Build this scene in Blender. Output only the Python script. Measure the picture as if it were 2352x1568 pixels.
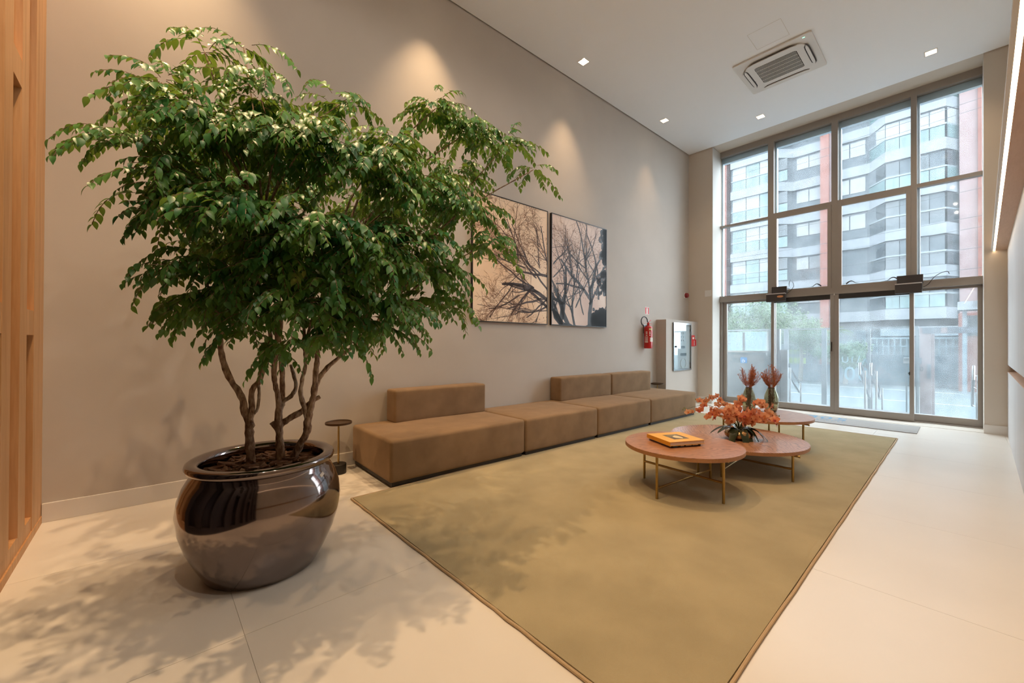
import bpy, bmesh, math, random
from mathutils import Vector, Matrix, Euler
random.seed(7)
for _o in list(bpy.data.objects): bpy.data.objects.remove(_o, do_unlink=True)
scene = bpy.context.scene
COL = scene.collection
R = math.radians
# ------------------------------------------------------------------ camera
CAM_H = 1.222
cd = bpy.data.cameras.new('camera'); cam = bpy.data.objects.new('camera', cd); COL.objects.link(cam)
cd.sensor_width = 36.0; cd.lens = 926.0 / 2352.0 * 36.0; cd.clip_start = 0.02; cd.clip_end = 300
_ya, _pi, _ro = R(48.034), R(0.294), R(0.2416)
_f = Vector((-math.sin(_ya) * math.cos(_pi), math.cos(_ya) * math.cos(_pi), math.sin(_pi)))
_r = Vector((math.cos(_ya), math.sin(_ya), 0)); _u = _r.cross(_f)
_r2 = _r * math.cos(_ro) + _u * math.sin(_ro); _u2 = -_r * math.sin(_ro) + _u * math.cos(_ro)
cam.matrix_world = Matrix(((_r2.x, _u2.x, -_f.x, 0), (_r2.y, _u2.y, -_f.y, 0), (_r2.z, _u2.z, -_f.z, CAM_H), (0, 0, 0, 1)))
scene.camera = cam
# ------------------------------------------------------------------ sky, exposure
SKY = 8.2
LAMP_W = 58.0
LAMP_COL = (1.0, 0.68, 0.38)        # warm accent downlights
NEUTRAL_COL = (1.0, 0.89, 0.76)     # rear downlights, widened and whitened to stand in for ambient light
world = bpy.data.worlds.new('overcast_sky'); scene.world = world; world.use_nodes = True
_bg = world.node_tree.nodes['Background']; _bg.inputs[0].default_value = (0.87, 0.94, 1.0, 1); _bg.inputs[1].default_value = SKY
scene.view_settings.view_transform = 'Standard'; scene.view_settings.look = 'None'
scene.view_settings.gamma = 1.0; scene.view_settings.use_curve_mapping = False
scene.view_settings.exposure = 0.28
scene.cycles.use_denoising = True
scene.cycles.max_bounces = 10; scene.cycles.diffuse_bounces = 6; scene.cycles.glossy_bounces = 4
scene.cycles.transmission_bounces = 8; scene.cycles.transparent_max_bounces = 24
scene.cycles.caustics_reflective = False; scene.cycles.caustics_refractive = False
scene.cycles.sample_clamp_indirect = 6.0
# ------------------------------------------------------------------ materials
def mat(name, col, rough=0.5, metal=0.0, var=0.0, vscale=6.0, bump=0.0, bscale=80.0, stretch=None, sheen=0.0, coat=0.0, col2=None, spec=None, trans=0.0, emit=None, estr=1.0, detail=4.0):
    m = bpy.data.materials.new(name); m.use_nodes = True
    nt = m.node_tree; b = nt.nodes['Principled BSDF']; N = nt.nodes.new; L = nt.links.new
    b.inputs['Base Color'].default_value = (*col, 1); b.inputs['Roughness'].default_value = rough; b.inputs['Metallic'].default_value = metal
    if spec is not None: b.inputs['Specular IOR Level'].default_value = spec
    if sheen: b.inputs['Sheen Weight'].default_value = sheen; b.inputs['Sheen Roughness'].default_value = 0.4; b.inputs['Sheen Tint'].default_value = (*[min(1, c * 1.6 + 0.15) for c in col], 1)
    if coat: b.inputs['Coat Weight'].default_value = coat; b.inputs['Coat Roughness'].default_value = 0.05
    if trans: b.inputs['Transmission Weight'].default_value = trans
    if emit: b.inputs['Emission Color'].default_value = (*emit, 1); b.inputs['Emission Strength'].default_value = estr
    if var or bump:
        tc = N('ShaderNodeTexCoord'); mp = N('ShaderNodeMapping'); L(tc.outputs['Object'], mp.inputs['Vector'])
        if stretch: mp.inputs['Scale'].default_value = stretch
    if var:
        no = N('ShaderNodeTexNoise'); no.inputs['Scale'].default_value = vscale; no.inputs['Detail'].default_value = detail; L(mp.outputs[0], no.inputs['Vector'])
        cr = N('ShaderNodeValToRGB'); L(no.outputs[0], cr.inputs[0])
        c2 = col2 or [max(0, c * (1 - var)) for c in col]; c1 = col if col2 else [min(1, c * (1 + var * 0.6)) for c in col]
        cr.color_ramp.elements[0].position = 0.34; cr.color_ramp.elements[0].color = (*c2, 1)
        cr.color_ramp.elements[1].position = 0.66; cr.color_ramp.elements[1].color = (*c1, 1)
        L(cr.outputs[0], b.inputs['Base Color'])
    if bump:
        n2 = N('ShaderNodeTexNoise'); n2.inputs['Scale'].default_value = bscale; n2.inputs['Detail'].default_value = 3; L(mp.outputs[0], n2.inputs['Vector'])
        bp = N('ShaderNodeBump'); bp.inputs['Strength'].default_value = bump; bp.inputs['Distance'].default_value = 0.01
        L(n2.outputs[0], bp.inputs['Height']); L(bp.outputs[0], b.inputs['Normal'])
    return m
def wood(name, c1, c2, axis='z', scale=1.0, rough=0.45, figure=3.0):
    m = bpy.data.materials.new(name); m.use_nodes = True
    nt = m.node_tree; b = nt.nodes['Principled BSDF']; N = nt.nodes.new; L = nt.links.new
    b.inputs['Roughness'].default_value = rough
    tc = N('ShaderNodeTexCoord'); mp = N('ShaderNodeMapping'); L(tc.outputs['Object'], mp.inputs['Vector'])
    st = {'x': (0.12, 1, 1), 'y': (1, 0.12, 1), 'z': (1, 1, 0.06)}[axis]
    mp.inputs['Scale'].default_value = [s * scale for s in st]
    n1 = N('ShaderNodeTexNoise'); n1.inputs['Scale'].default_value = 9; n1.inputs['Detail'].default_value = 5; n1.inputs['Distortion'].default_value = figure * 0.4; L(mp.outputs[0], n1.inputs['Vector'])
    n2 = N('ShaderNodeTexNoise'); n2.inputs['Scale'].default_value = 90; n2.inputs['Detail'].default_value = 3; L(mp.outputs[0], n2.inputs['Vector'])
    mx = N('ShaderNodeMath'); mx.operation = 'MULTIPLY_ADD'; mx.inputs[1].default_value = 0.35; L(n2.outputs[0], mx.inputs[0]); 
    ms = N('ShaderNodeMath'); ms.operation = 'MULTIPLY'; ms.inputs[1].default_value = 0.72; L(n1.outputs[0], ms.inputs[0]); L(ms.outputs[0], mx.inputs[2])
    cr = N('ShaderNodeValToRGB'); L(mx.outputs[0], cr.inputs[0])
    cr.color_ramp.elements[0].position = 0.36; cr.color_ramp.elements[0].color = (*c2, 1)
    cr.color_ramp.elements[1].position = 0.66; cr.color_ramp.elements[1].color = (*c1, 1)
    L(cr.outputs[0], b.inputs['Base Color'])
    bp = N('ShaderNodeBump'); bp.inputs['Strength'].default_value = 0.12; bp.inputs['Distance'].default_value = 0.004; L(n2.outputs[0], bp.inputs['Height']); L(bp.outputs[0], b.inputs['Normal'])
    return m
def walnut(name):
    # book-matched veneer: flame figure that flows along the table
    m = bpy.data.materials.new(name); m.use_nodes = True
    nt = m.node_tree; b = nt.nodes['Principled BSDF']; N = nt.nodes.new; L = nt.links.new
    b.inputs['Roughness'].default_value = 0.32; b.inputs['Coat Weight'].default_value = 0.25; b.inputs['Coat Roughness'].default_value = 0.15
    tc = N('ShaderNodeTexCoord'); mp = N('ShaderNodeMapping'); L(tc.outputs['Object'], mp.inputs['Vector']); mp.inputs['Scale'].default_value = (0.8, 2.0, 1.0)
    n0 = N('ShaderNodeTexNoise'); n0.inputs['Scale'].default_value = 2.4; n0.inputs['Detail'].default_value = 2; L(mp.outputs[0], n0.inputs['Vector'])
    w = N('ShaderNodeTexWave'); w.wave_type = 'BANDS'; w.bands_direction = 'Y'; w.inputs['Scale'].default_value = 5.5; w.inputs['Distortion'].default_value = 22.0; w.inputs['Detail'].default_value = 5; w.inputs['Detail Scale'].default_value = 0.8
    L(mp.outputs[0], w.inputs['Vector'])
    cr = N('ShaderNodeValToRGB'); L(w.outputs[0], cr.inputs[0])
    cr.color_ramp.elements[0].position = 0.0; cr.color_ramp.elements[0].color = (0.25, 0.108, 0.050, 1)
    cr.color_ramp.elements[1].position = 1.0; cr.color_ramp.elements[1].color = (0.47, 0.225, 0.112, 1)
    e = cr.color_ramp.elements.new(0.35); e.color = (0.40, 0.178, 0.082, 1)
    L(cr.outputs[0], b.inputs['Base Color'])
    return m
def glass_pane(name, tint, haze, hazecol=(0.84, 0.90, 0.94), refl=0.05, grime=6.0):
    m = bpy.data.materials.new(name); m.use_nodes = True
    nt = m.node_tree; nt.nodes.clear(); N = nt.nodes.new; L = nt.links.new
    out = N('ShaderNodeOutputMaterial'); tr = N('ShaderNodeBsdfTransparent'); tr.inputs[0].default_value = (*tint, 1)
    gl = N('ShaderNodeBsdfGlossy'); gl.inputs['Roughness'].default_value = 0.015; gl.inputs[0].default_value = (0.95, 0.97, 1, 1)
    df = N('ShaderNodeBsdfTranslucent'); df.inputs[0].default_value = (*hazecol, 1)
    tc = N('ShaderNodeTexCoord'); no = N('ShaderNodeTexNoise'); no.inputs['Scale'].default_value = grime; no.inputs['Detail'].default_value = 6; L(tc.outputs['Object'], no.inputs['Vector'])
    mr = N('ShaderNodeMapRange'); mr.inputs[1].default_value = 0.3; mr.inputs[2].default_value = 0.75; mr.inputs[3].default_value = haze * 0.7; mr.inputs[4].default_value = haze * 1.35; L(no.outputs[0], mr.inputs[0])
    m1 = N('ShaderNodeMixShader'); L(mr.outputs[0], m1.inputs[0]); L(tr.outputs[0], m1.inputs[1]); L(df.outputs[0], m1.inputs[2])
    ge = N('ShaderNodeNewGeometry'); dt = N('ShaderNodeVectorMath'); dt.operation = 'DOT_PRODUCT'; L(ge.outputs['Normal'], dt.inputs[0]); L(ge.outputs['Incoming'], dt.inputs[1])
    ab_ = N('ShaderNodeMath'); ab_.operation = 'ABSOLUTE'; L(dt.outputs['Value'], ab_.inputs[0])
    sb = N('ShaderNodeMath'); sb.operation = 'SUBTRACT'; sb.inputs[0].default_value = 1.0; L(ab_.outputs[0], sb.inputs[1])
    pw = N('ShaderNodeMath'); pw.operation = 'POWER'; pw.inputs[1].default_value = 5.0; L(sb.outputs[0], pw.inputs[0])
    fr = N('ShaderNodeMath'); fr.operation = 'MULTIPLY_ADD'; fr.inputs[1].default_value = 0.9; fr.inputs[2].default_value = refl * 0.6; L(pw.outputs[0], fr.inputs[0])
    m2 = N('ShaderNodeMixShader'); L(fr.outputs[0], m2.inputs[0]); L(m1.outputs[0], m2.inputs[1]); L(gl.outputs[0], m2.inputs[2])
    L(m2.outputs[0], out.inputs[0])
    return m
def leafmat(name, c1, c2, rough=0.32, transl=0.25, tcol=None, c3=None, nsc=7.0):
    m = bpy.data.materials.new(name); m.use_nodes = True
    nt = m.node_tree; b = nt.nodes['Principled BSDF']; N = nt.nodes.new; L = nt.links.new
    b.inputs['Roughness'].default_value = rough
    ge = N('ShaderNodeNewGeometry'); no = N('ShaderNodeTexNoise'); no.inputs['Scale'].default_value = nsc; no.inputs['Detail'].default_value = 3
    L(ge.outputs['Position'], no.inputs['Vector'])
    cr = N('ShaderNodeValToRGB'); L(no.outputs[0], cr.inputs[0])
    cr.color_ramp.elements[0].position = 0.36; cr.color_ramp.elements[0].color = (*c1, 1)
    cr.color_ramp.elements[1].position = 0.66; cr.color_ramp.elements[1].color = (*c2, 1)
    if c3: e3 = cr.color_ramp.elements.new(0.74); e3.color = (*c3, 1)
    L(cr.outputs[0], b.inputs['Base Color'])
    tl = N('ShaderNodeBsdfTranslucent'); 
    if tcol: tl.inputs[0].default_value = (*tcol, 1)
    else: L(cr.outputs[0], tl.inputs[0])
    mx = N('ShaderNodeMixShader'); mx.inputs[0].default_value = transl
    out = nt.nodes['Material Output']; L(b.outputs[0], mx.inputs[1]); L(tl.outputs[0], mx.inputs[2]); L(mx.outputs[0], out.inputs[0])
    return m
def emitter(name, col, s):
    m = bpy.data.materials.new(name); m.use_nodes = True
    b = m.node_tree.nodes['Principled BSDF']; b.inputs['Base Color'].default_value = (*col, 1)
    b.inputs['Emission Color'].default_value = (*col, 1); b.inputs['Emission Strength'].default_value = s
    return m
M = {}
M['wall'] = mat('greige_wall_paint', (0.50, 0.45, 0.40), 0.75, var=0.03, vscale=2, bump=0.03, bscale=220)
M['pier'] = mat('beige_pier_paint', (0.62, 0.55, 0.47), 0.75, var=0.02, vscale=2)
M['reveal'] = mat('pale_reveal_paint', (0.62, 0.60, 0.56), 0.7)
M['ceiling'] = mat('white_ceiling_paint', (0.90, 0.935, 0.97), 0.85)
M['tile'] = mat('ivory_porcelain', (0.73, 0.675, 0.60), 0.30, var=0.03, vscale=1.4, spec=0.45)
M['grout'] = mat('grout', (0.50, 0.46, 0.41), 0.8)
M['skirting'] = mat('pale_skirting', (0.72, 0.69, 0.65), 0.45)
M['oak'] = wood('honey_oak', (0.60, 0.335, 0.155), (0.45, 0.225, 0.085), 'z', 1.0, 0.5)
M['oak_dark'] = wood('honey_oak_panel', (0.50, 0.25, 0.085), (0.36, 0.165, 0.05), 'z', 1.0, 0.5)
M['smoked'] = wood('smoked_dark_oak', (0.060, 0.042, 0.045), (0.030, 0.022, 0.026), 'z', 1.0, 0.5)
M['soffit_wood'] = wood('pale_oak_soffit', (0.60, 0.40, 0.28), (0.52, 0.33, 0.22), 'y', 1.0, 0.5)
M['panel_grey'] = wood('grey_washed_panel', (0.62, 0.585, 0.57), (0.55, 0.515, 0.50), 'z', 1.0, 0.55)
M['rug'] = mat('olive_pile', (0.43, 0.355, 0.215), 0.95, var=0.10, vscale=3.0, bump=0.55, bscale=420, sheen=0.25, spec=0.1)
M['binding'] = mat('tan_rug_binding', (0.47, 0.33, 0.19), 0.8, bump=0.3, bscale=300)
M['velvet'] = mat('taupe_velvet', (0.24, 0.155, 0.088), 0.9, var=0.12, vscale=5, bump=0.10, bscale=300, sheen=0.35, spec=0.15)
M['plinth'] = mat('dark_plinth', (0.022, 0.015, 0.011), 0.5)
M['walnut'] = walnut('figured_walnut')
M['walnut_edge'] = wood('walnut_edge', (0.42, 0.19, 0.07), (0.33, 0.14, 0.05), 'x', 1.0, 0.4)
M['brass'] = mat('aged_brass', (0.40, 0.265, 0.095), 0.34, 1.0, var=0.08, vscale=30)
M['glaze'] = mat('lustre_glaze', (0.25, 0.205, 0.19), 0.09, 1.0, var=0.06, vscale=3, bump=0.02, bscale=6)
M['bark'] = mat('flaky_bark', (0.46, 0.325, 0.225), 0.85, var=0.6, vscale=55, bump=1.0, bscale=80, col2=(0.15, 0.078, 0.048), stretch=(1, 1, 0.45))
M['bark2'] = mat('grey_bark', (0.50, 0.41, 0.32), 0.85, var=0.5, vscale=50, bump=0.8, bscale=60, col2=(0.14, 0.08, 0.05), stretch=(1, 1, 0.45))
M['chip'] = mat('bark_chip', (0.20, 0.095, 0.05), 0.85, var=0.5, vscale=24, bump=0.5, bscale=80)
M['chip2'] = mat('pale_bark_chip', (0.30, 0.165, 0.095), 0.85, var=0.4, vscale=24, bump=0.5, bscale=80)
M['soil'] = mat('soil', (0.03, 0.018, 0.012), 0.95, bump=0.6, bscale=60)
M['leaf'] = leafmat('glossy_green_leaf', (0.014, 0.145, 0.050), (0.13, 0.30, 0.06), 0.36, 0.25, (0.30, 0.45, 0.06), (0.42, 0.45, 0.12), 5.0)  # yellow-green stop paints warm lamp light into some of the leaves
M['dark_metal'] = mat('black_metal', (0.016, 0.012, 0.010), 0.45, 0.3)
M['table_dark'] = mat('dark_bronze', (0.075, 0.04, 0.018), 0.4, 0.6)
M['frame'] = mat('bronze_anodised', (0.33, 0.295, 0.265), 0.42, 0.25)
M['frame_out'] = mat('outer_aluminium_painted_light', (0.576, 0.672, 0.736), 0.5, 0.2)  # pale blue light on the outer frame is put into its colour
M['rubber'] = mat('black_rubber', (0.02, 0.016, 0.014), 0.6)
M['operator'] = mat('dark_operator_cover', (0.045, 0.036, 0.034), 0.5)
M['wire'] = mat('grey_wire', (0.025, 0.028, 0.03), 0.8)
M['silver'] = mat('silver_trim', (0.62, 0.60, 0.60), 0.35, 0.5)
M['steel'] = mat('stainless_steel', (0.308, 0.319, 0.325), 0.25, 0.9)
M['white_plastic'] = mat('white_plastic', (0.72, 0.70, 0.67), 0.45)
M['grille_dark'] = mat('dark_grille', (0.035, 0.030, 0.026), 0.7)
M['red'] = mat('red_enamel', (0.52, 0.010, 0.010), 0.28, coat=0.3)
M['dark_red'] = mat('dark_red_dome', (0.22, 0.004, 0.006), 0.3)
M['sign_red'] = mat('sign_red', (0.62, 0.05, 0.06), 0.5)
M['white'] = mat('white_print', (0.80, 0.76, 0.70), 0.5)
M['cream_label'] = mat('cream_label', (0.72, 0.58, 0.32), 0.5)
M['black'] = mat('black_frame', (0.010, 0.008, 0.007), 0.4)
M['hose'] = mat('black_hose', (0.014, 0.014, 0.016), 0.5)
M['glass'] = glass_pane('dusty_window_glass', (0.92, 0.96, 0.98), 0.045)
M['glass_door'] = glass_pane('hazy_door_glass', (0.91, 0.95, 0.965), 0.06)
M['cab_glass'] = glass_pane('cabinet_glass', (0.93, 0.96, 0.97), 0.03, refl=0.15)
M['cab_back'] = mat('cabinet_back_painted_reflection', (0.60, 0.64, 0.65), 0.6)  # pale grey-blue back stands in for the reflection on the cabinet glass
M['vase'] = mat('olive_glass', (0.66, 0.63, 0.46), 0.05, trans=0.92, spec=0.6)
M['gold'] = mat('hammered_gold', (0.46, 0.275, 0.115), 0.24, 1.0, bump=0.35, bscale=45)
M['petal'] = leafmat('coral_petal', (0.76, 0.24, 0.10), (0.86, 0.50, 0.27), 0.5, 0.3)
M['lip'] = leafmat('crimson_lip', (0.30, 0.02, 0.02), (0.55, 0.16, 0.02), 0.5, 0.15)
M['bud'] = mat('green_bud', (0.22, 0.24, 0.08), 0.5)
M['stem'] = mat('green_stem', (0.075, 0.085, 0.02), 0.5)
M['orchid_leaf'] = leafmat('dark_orchid_leaf', (0.020, 0.030, 0.012), (0.045, 0.050, 0.016), 0.22, 0.06)
M['dried'] = mat('rust_dried_flower', (0.46, 0.15, 0.06), 0.8, var=0.3, vscale=40)
M['yellow'] = mat('yellow_cover', (0.80, 0.42, 0.055), 0.45)
M['yellow_spine'] = mat('yellow_spine', (0.70, 0.32, 0.02), 0.45)
M['paper'] = mat('page_block', (0.66, 0.54, 0.46), 0.8, var=0.12, vscale=60, stretch=(1, 1, 40))
M['paper_grey'] = mat('grey_page_block', (0.52, 0.48, 0.48), 0.8)
M['art_dark'] = mat('print_dark', (0.10, 0.055, 0.035), 0.6, var=0.7, vscale=14, col2=(0.25, 0.20, 0.10))
M['blue_print'] = mat('blue_print', (0.04, 0.16, 0.34), 0.5)
M['mat_grey'] = mat('grey_doormat', (0.34, 0.325, 0.31), 0.9, bump=0.5, bscale=500)
M['mat_blue'] = mat('doormat_blue', (0.12, 0.25, 0.38), 0.9)
M['led'] = emitter('warm_led_strip', (1.0, 0.78, 0.52), 9.0)
M['lamp'] = emitter('lit_lamp', (1.0, 0.83, 0.60), 30.0)
M['green_led'] = emitter('green_pilot_light', (0.3, 1.0, 0.65), 2.0)
M['amber'] = mat('amber_lens_reflection', (0.70, 0.30, 0.12), 0.3)  # orange reflection on the operator's sensor lens, painted as its colour
M['art_sky'] = mat('print_sunset', (0.80, 0.57, 0.37), 0.45, var=0.25, vscale=1.3, col2=(0.88, 0.70, 0.52), detail=2)
M['art_sky2'] = mat('print_dusk', (0.62, 0.44, 0.36), 0.45, var=0.25, vscale=1.3, col2=(0.74, 0.58, 0.48), detail=2)
M['art_branch'] = mat('print_branch', (0.045, 0.022, 0.014), 0.5)
M['art_branch2'] = mat('print_branch_blue', (0.035, 0.035, 0.040), 0.5)
M['art_twig'] = mat('print_twig', (0.24, 0.115, 0.055), 0.5)
# outside
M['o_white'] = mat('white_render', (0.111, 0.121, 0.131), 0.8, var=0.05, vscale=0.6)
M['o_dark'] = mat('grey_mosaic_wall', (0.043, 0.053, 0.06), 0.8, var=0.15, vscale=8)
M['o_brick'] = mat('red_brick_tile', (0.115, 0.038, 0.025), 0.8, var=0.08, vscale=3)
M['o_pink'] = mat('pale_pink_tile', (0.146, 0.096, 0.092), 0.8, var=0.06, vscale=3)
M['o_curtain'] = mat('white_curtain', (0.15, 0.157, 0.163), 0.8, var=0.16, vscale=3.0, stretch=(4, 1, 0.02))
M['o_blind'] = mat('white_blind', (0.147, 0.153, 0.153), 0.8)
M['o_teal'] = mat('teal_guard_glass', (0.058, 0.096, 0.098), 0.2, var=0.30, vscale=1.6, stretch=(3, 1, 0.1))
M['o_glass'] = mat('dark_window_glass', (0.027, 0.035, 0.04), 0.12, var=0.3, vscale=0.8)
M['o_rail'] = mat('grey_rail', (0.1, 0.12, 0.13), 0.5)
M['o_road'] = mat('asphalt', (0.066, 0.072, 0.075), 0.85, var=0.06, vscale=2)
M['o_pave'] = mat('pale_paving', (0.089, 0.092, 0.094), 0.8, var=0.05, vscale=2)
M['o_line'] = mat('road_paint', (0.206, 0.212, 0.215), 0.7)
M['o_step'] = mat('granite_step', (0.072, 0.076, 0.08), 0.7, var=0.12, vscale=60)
M['o_leaf'] = leafmat('street_tree_leaf', (0.035, 0.07, 0.04), (0.10, 0.15, 0.07), 0.6, 0.3)
M['o_palm'] = leafmat('palm_leaf', (0.10, 0.15, 0.045), (0.17, 0.22, 0.07), 0.6, 0.3)
M['o_hedge'] = leafmat('yellow_green_hedge', (0.13, 0.18, 0.03), (0.2, 0.25, 0.05), 0.6, 0.3)
M['o_trunk'] = mat('street_tree_trunk', (0.12, 0.10, 0.085), 0.9)
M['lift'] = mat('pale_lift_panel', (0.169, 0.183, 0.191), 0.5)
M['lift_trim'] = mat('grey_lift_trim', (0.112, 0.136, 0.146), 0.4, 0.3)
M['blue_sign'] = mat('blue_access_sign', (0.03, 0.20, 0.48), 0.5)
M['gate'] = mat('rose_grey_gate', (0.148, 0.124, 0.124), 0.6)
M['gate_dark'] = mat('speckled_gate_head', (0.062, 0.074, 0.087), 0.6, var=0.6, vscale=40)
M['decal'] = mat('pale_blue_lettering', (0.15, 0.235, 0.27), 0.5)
M['fence_glass'] = glass_pane('fence_glass', (0.86, 0.93, 0.95), 0.02)
# ------------------------------------------------------------------ helpers
class MB:
    def __init__(s): s.v = []; s.f = []; s.mi = []; s.cur = 0
    def add(s, vs, fs):
        o = len(s.v); s.v += [tuple(p) for p in vs]
        for f in fs: s.f.append([i + o for i in f]); s.mi.append(s.cur)
        return s
    def box(s, x0, x1, y0, y1, z0, z1):
        vs = [(x, y, z) for z in (z0, z1) for y in (y0, y1) for x in (x0, x1)]
        return s.add(vs, [(0, 2, 3, 1), (4, 5, 7, 6), (0, 1, 5, 4), (2, 6, 7, 3), (0, 4, 6, 2), (1, 3, 7, 5)])
    def prism(s, pts, z0, z1):
        n = len(pts); vs = [(x, y, z0) for x, y in pts] + [(x, y, z1) for x, y in pts]
        fs = [tuple(range(n - 1, -1, -1)), tuple(range(n, 2 * n))] + [(i, (i + 1) % n, n + (i + 1) % n, n + i) for i in range(n)]
        return s.add(vs, fs)
    def lathe(s, prof, n=32, c=(0, 0), wob=None):
        m = len(prof); vs = []
        for j in range(n):
            a = 2 * math.pi * j / n
            for k, (r, z) in enumerate(prof):
                rr = r * (wob(a, k, z) if wob else 1.0)
                vs.append((c[0] + rr * math.cos(a), c[1] + rr * math.sin(a), z))
        fs = []
        for j in range(n):
            j2 = (j + 1) % n
            for k in range(m - 1): fs.append((j * m + k, j2 * m + k, j2 * m + k + 1, j * m + k + 1))
        return s.add(vs, fs)
    def tube(s, pts, rad, n=8, cap=True):
        P = [Vector(p) for p in pts]; m = len(P); rs = rad if isinstance(rad, (list, tuple)) else [rad] * m
        vs = []; prev = None
        for i in range(m):
            t = (P[min(i + 1, m - 1)] - P[max(i - 1, 0)])
            t = t.normalized() if t.length > 1e-9 else Vector((0, 0, 1))
            if prev is None:
                a = Vector((0, 0, 1)) if abs(t.z) < 0.9 else Vector((1, 0, 0)); u = t.cross(a).normalized()
            else:
                u = prev - t * prev.dot(t); u = u.normalized() if u.length > 1e-6 else t.orthogonal().normalized()
            prev = u; w = t.cross(u)
            for j in range(n):
                a = 2 * math.pi * j / n; vs.append(P[i] + (u * math.cos(a) + w * math.sin(a)) * rs[i])
        fs = [(i * n + j, i * n + (j + 1) % n, (i + 1) * n + (j + 1) % n, (i + 1) * n + j) for i in range(m - 1) for j in range(n)]
        if cap: fs += [tuple(range(n - 1, -1, -1)), tuple(range((m - 1) * n, m * n))]
        return s.add(vs, fs)
    def disc(s, c, r, n=24, normal='z', flip=False):
        vs = []
        for j in range(n):
            a = 2 * math.pi * j / n; p, q = r * math.cos(a), r * math.sin(a)
            vs.append({'z': (c[0] + p, c[1] + q, c[2]), 'x': (c[0], c[1] + p, c[2] + q), 'y': (c[0] + p, c[1], c[2] + q)}[normal])
        return s.add(vs, [tuple(range(n))])
    def mesh(s, name, mats, smooth=False, bevel=0, seg=2, weld=False):
        me = bpy.data.meshes.new(name); me.from_pydata(s.v, [], s.f)
        for m in (mats if isinstance(mats, (list, tuple)) else [mats]): me.materials.append(m)
        if len(me.materials) > 1: me.polygons.foreach_set('material_index', s.mi)
        bm = bmesh.new(); bm.from_mesh(me)
        if weld: bmesh.ops.remove_doubles(bm, verts=bm.verts, dist=1e-5)
        if bevel: bmesh.ops.bevel(bm, geom=list(bm.edges), offset=bevel, segments=seg, affect='EDGES', profile=0.6)
        bmesh.ops.recalc_face_normals(bm, faces=bm.faces); bm.to_mesh(me); bm.free()
        if smooth:
            me.polygons.foreach_set('use_smooth', [True] * len(me.polygons))
            if smooth != 'all':
                try: me.set_sharp_from_angle(angle=R(38))
                except Exception: pass
        me.update(); return me
def link(name, me, parent=None, loc=None, rot=None, mw=None):
    o = bpy.data.objects.new(name, me); COL.objects.link(o)
    if parent: o.parent = parent
    if mw is not None: o.matrix_basis = mw
    if loc: o.location = loc
    if rot: o.rotation_euler = rot
    return o
def obj(name, mb, m, parent=None, smooth=False, bevel=0, seg=2, loc=None, rot=None, weld=False):
    return link(name, mb.mesh(name, m, smooth, bevel, seg, weld), parent, loc, rot)
def tag(o, label=None, cat=None, group=None, kind=None):
    if label: o['label'] = label
    if cat: o['category'] = cat
    if group: o['group'] = group
    if kind: o['kind'] = kind
    return o
def thing(name, label, cat, loc=(0, 0, 0), rz=0.0, group=None, kind=None):
    o = bpy.data.objects.new(name, None); COL.objects.link(o); o.location = loc; o.rotation_euler = (0, 0, rz); o.empty_display_size = 0.1
    return tag(o, label, cat, group, kind)
def struct(name, mb, m, parent=None, label=None, **k):
    o = obj(name, mb, m, parent, **k)
    if not parent: o['kind'] = 'structure'
    if label: o['label'] = label
    return o
def box(name, m, x0, x1, y0, y1, z0, z1, parent=None, bevel=0, seg=2, smooth=False):
    return obj(name, MB().box(x0, x1, y0, y1, z0, z1), m, parent, smooth, bevel, seg)
def copy_tree(o, parent=None):
    c = o.copy(); COL.objects.link(c); c.parent = parent
    for ch in list(o.children): copy_tree(ch, c)
    return c
def textmesh(name, body, size, m, extrude=0.0006, mirror=False, spacing=1.0):
    cu = bpy.data.curves.new(name, 'FONT'); cu.body = body; cu.size = size; cu.extrude = extrude; cu.align_x = 'CENTER'; cu.align_y = 'CENTER'; cu.resolution_u = 3; cu.space_character = spacing
    t = bpy.data.objects.new(name, cu); COL.objects.link(t); dg = bpy.context.evaluated_depsgraph_get(); dg.update()
    me = bpy.data.meshes.new_from_object(t.evaluated_get(dg)); bpy.data.objects.remove(t, do_unlink=True); bpy.data.curves.remove(cu)
    if mirror:
        for v in me.vertices: v.co.x = -v.co.x
        me.flip_normals()
    me.materials.clear(); me.materials.append(m); return me
# skewed side walls: local x = out of the wall, local y = along the wall
SK = R(1.392); U0 = -4.1385
NX, NY = math.cos(SK), -math.sin(SK); TX, TY = math.sin(SK), math.cos(SK)
def W(u, s, z=0.0): return Vector((NX * (U0 + u) + TX * s, NY * (U0 + u) + TY * s, z))
UR = NX * 0.426 + NY * 8.532 - U0       # distance between the side walls
ZC = 5.307; YI = 8.66; YG = 9.10; YB = -0.535
# ------------------------------------------------------------------ room shell
fl = struct('floor', MB().box(-5.0, 1.2, -1.3, 9.05, -0.05, -0.004), M['grout'], label='pale ivory porcelain tile floor')
for iy in range(-1, 8):
    for ix in range(-3, 2):
        x0 = -0.8 + 1.2 * ix; y0 = 0.304 + 1.2 * iy
        xa, xb, ya, yb = max(x0, -5.0) + 0.0008, min(x0 + 1.2, 1.2) - 0.0008, max(y0, -1.3) + 0.0008, min(y0 + 1.2, 9.05) - 0.0008
        if xb - xa > 0.05 and yb - ya > 0.05: box('floor_tile', M['tile'], xa, xb, ya, yb, -0.02, 0.0, fl)
def wall_prism(u0, u1, s0, s1, z0, z1):
    pts = [W(u0, s0), W(u1, s0), W(u1, s1), W(u0, s1)]
    return MB().prism([(p.x, p.y) for p in pts], z0, z1)
struct('wall_left', wall_prism(-0.2, 0.0, -1.2, 8.9, -0.05, 5.45), M['wall'])
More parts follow.
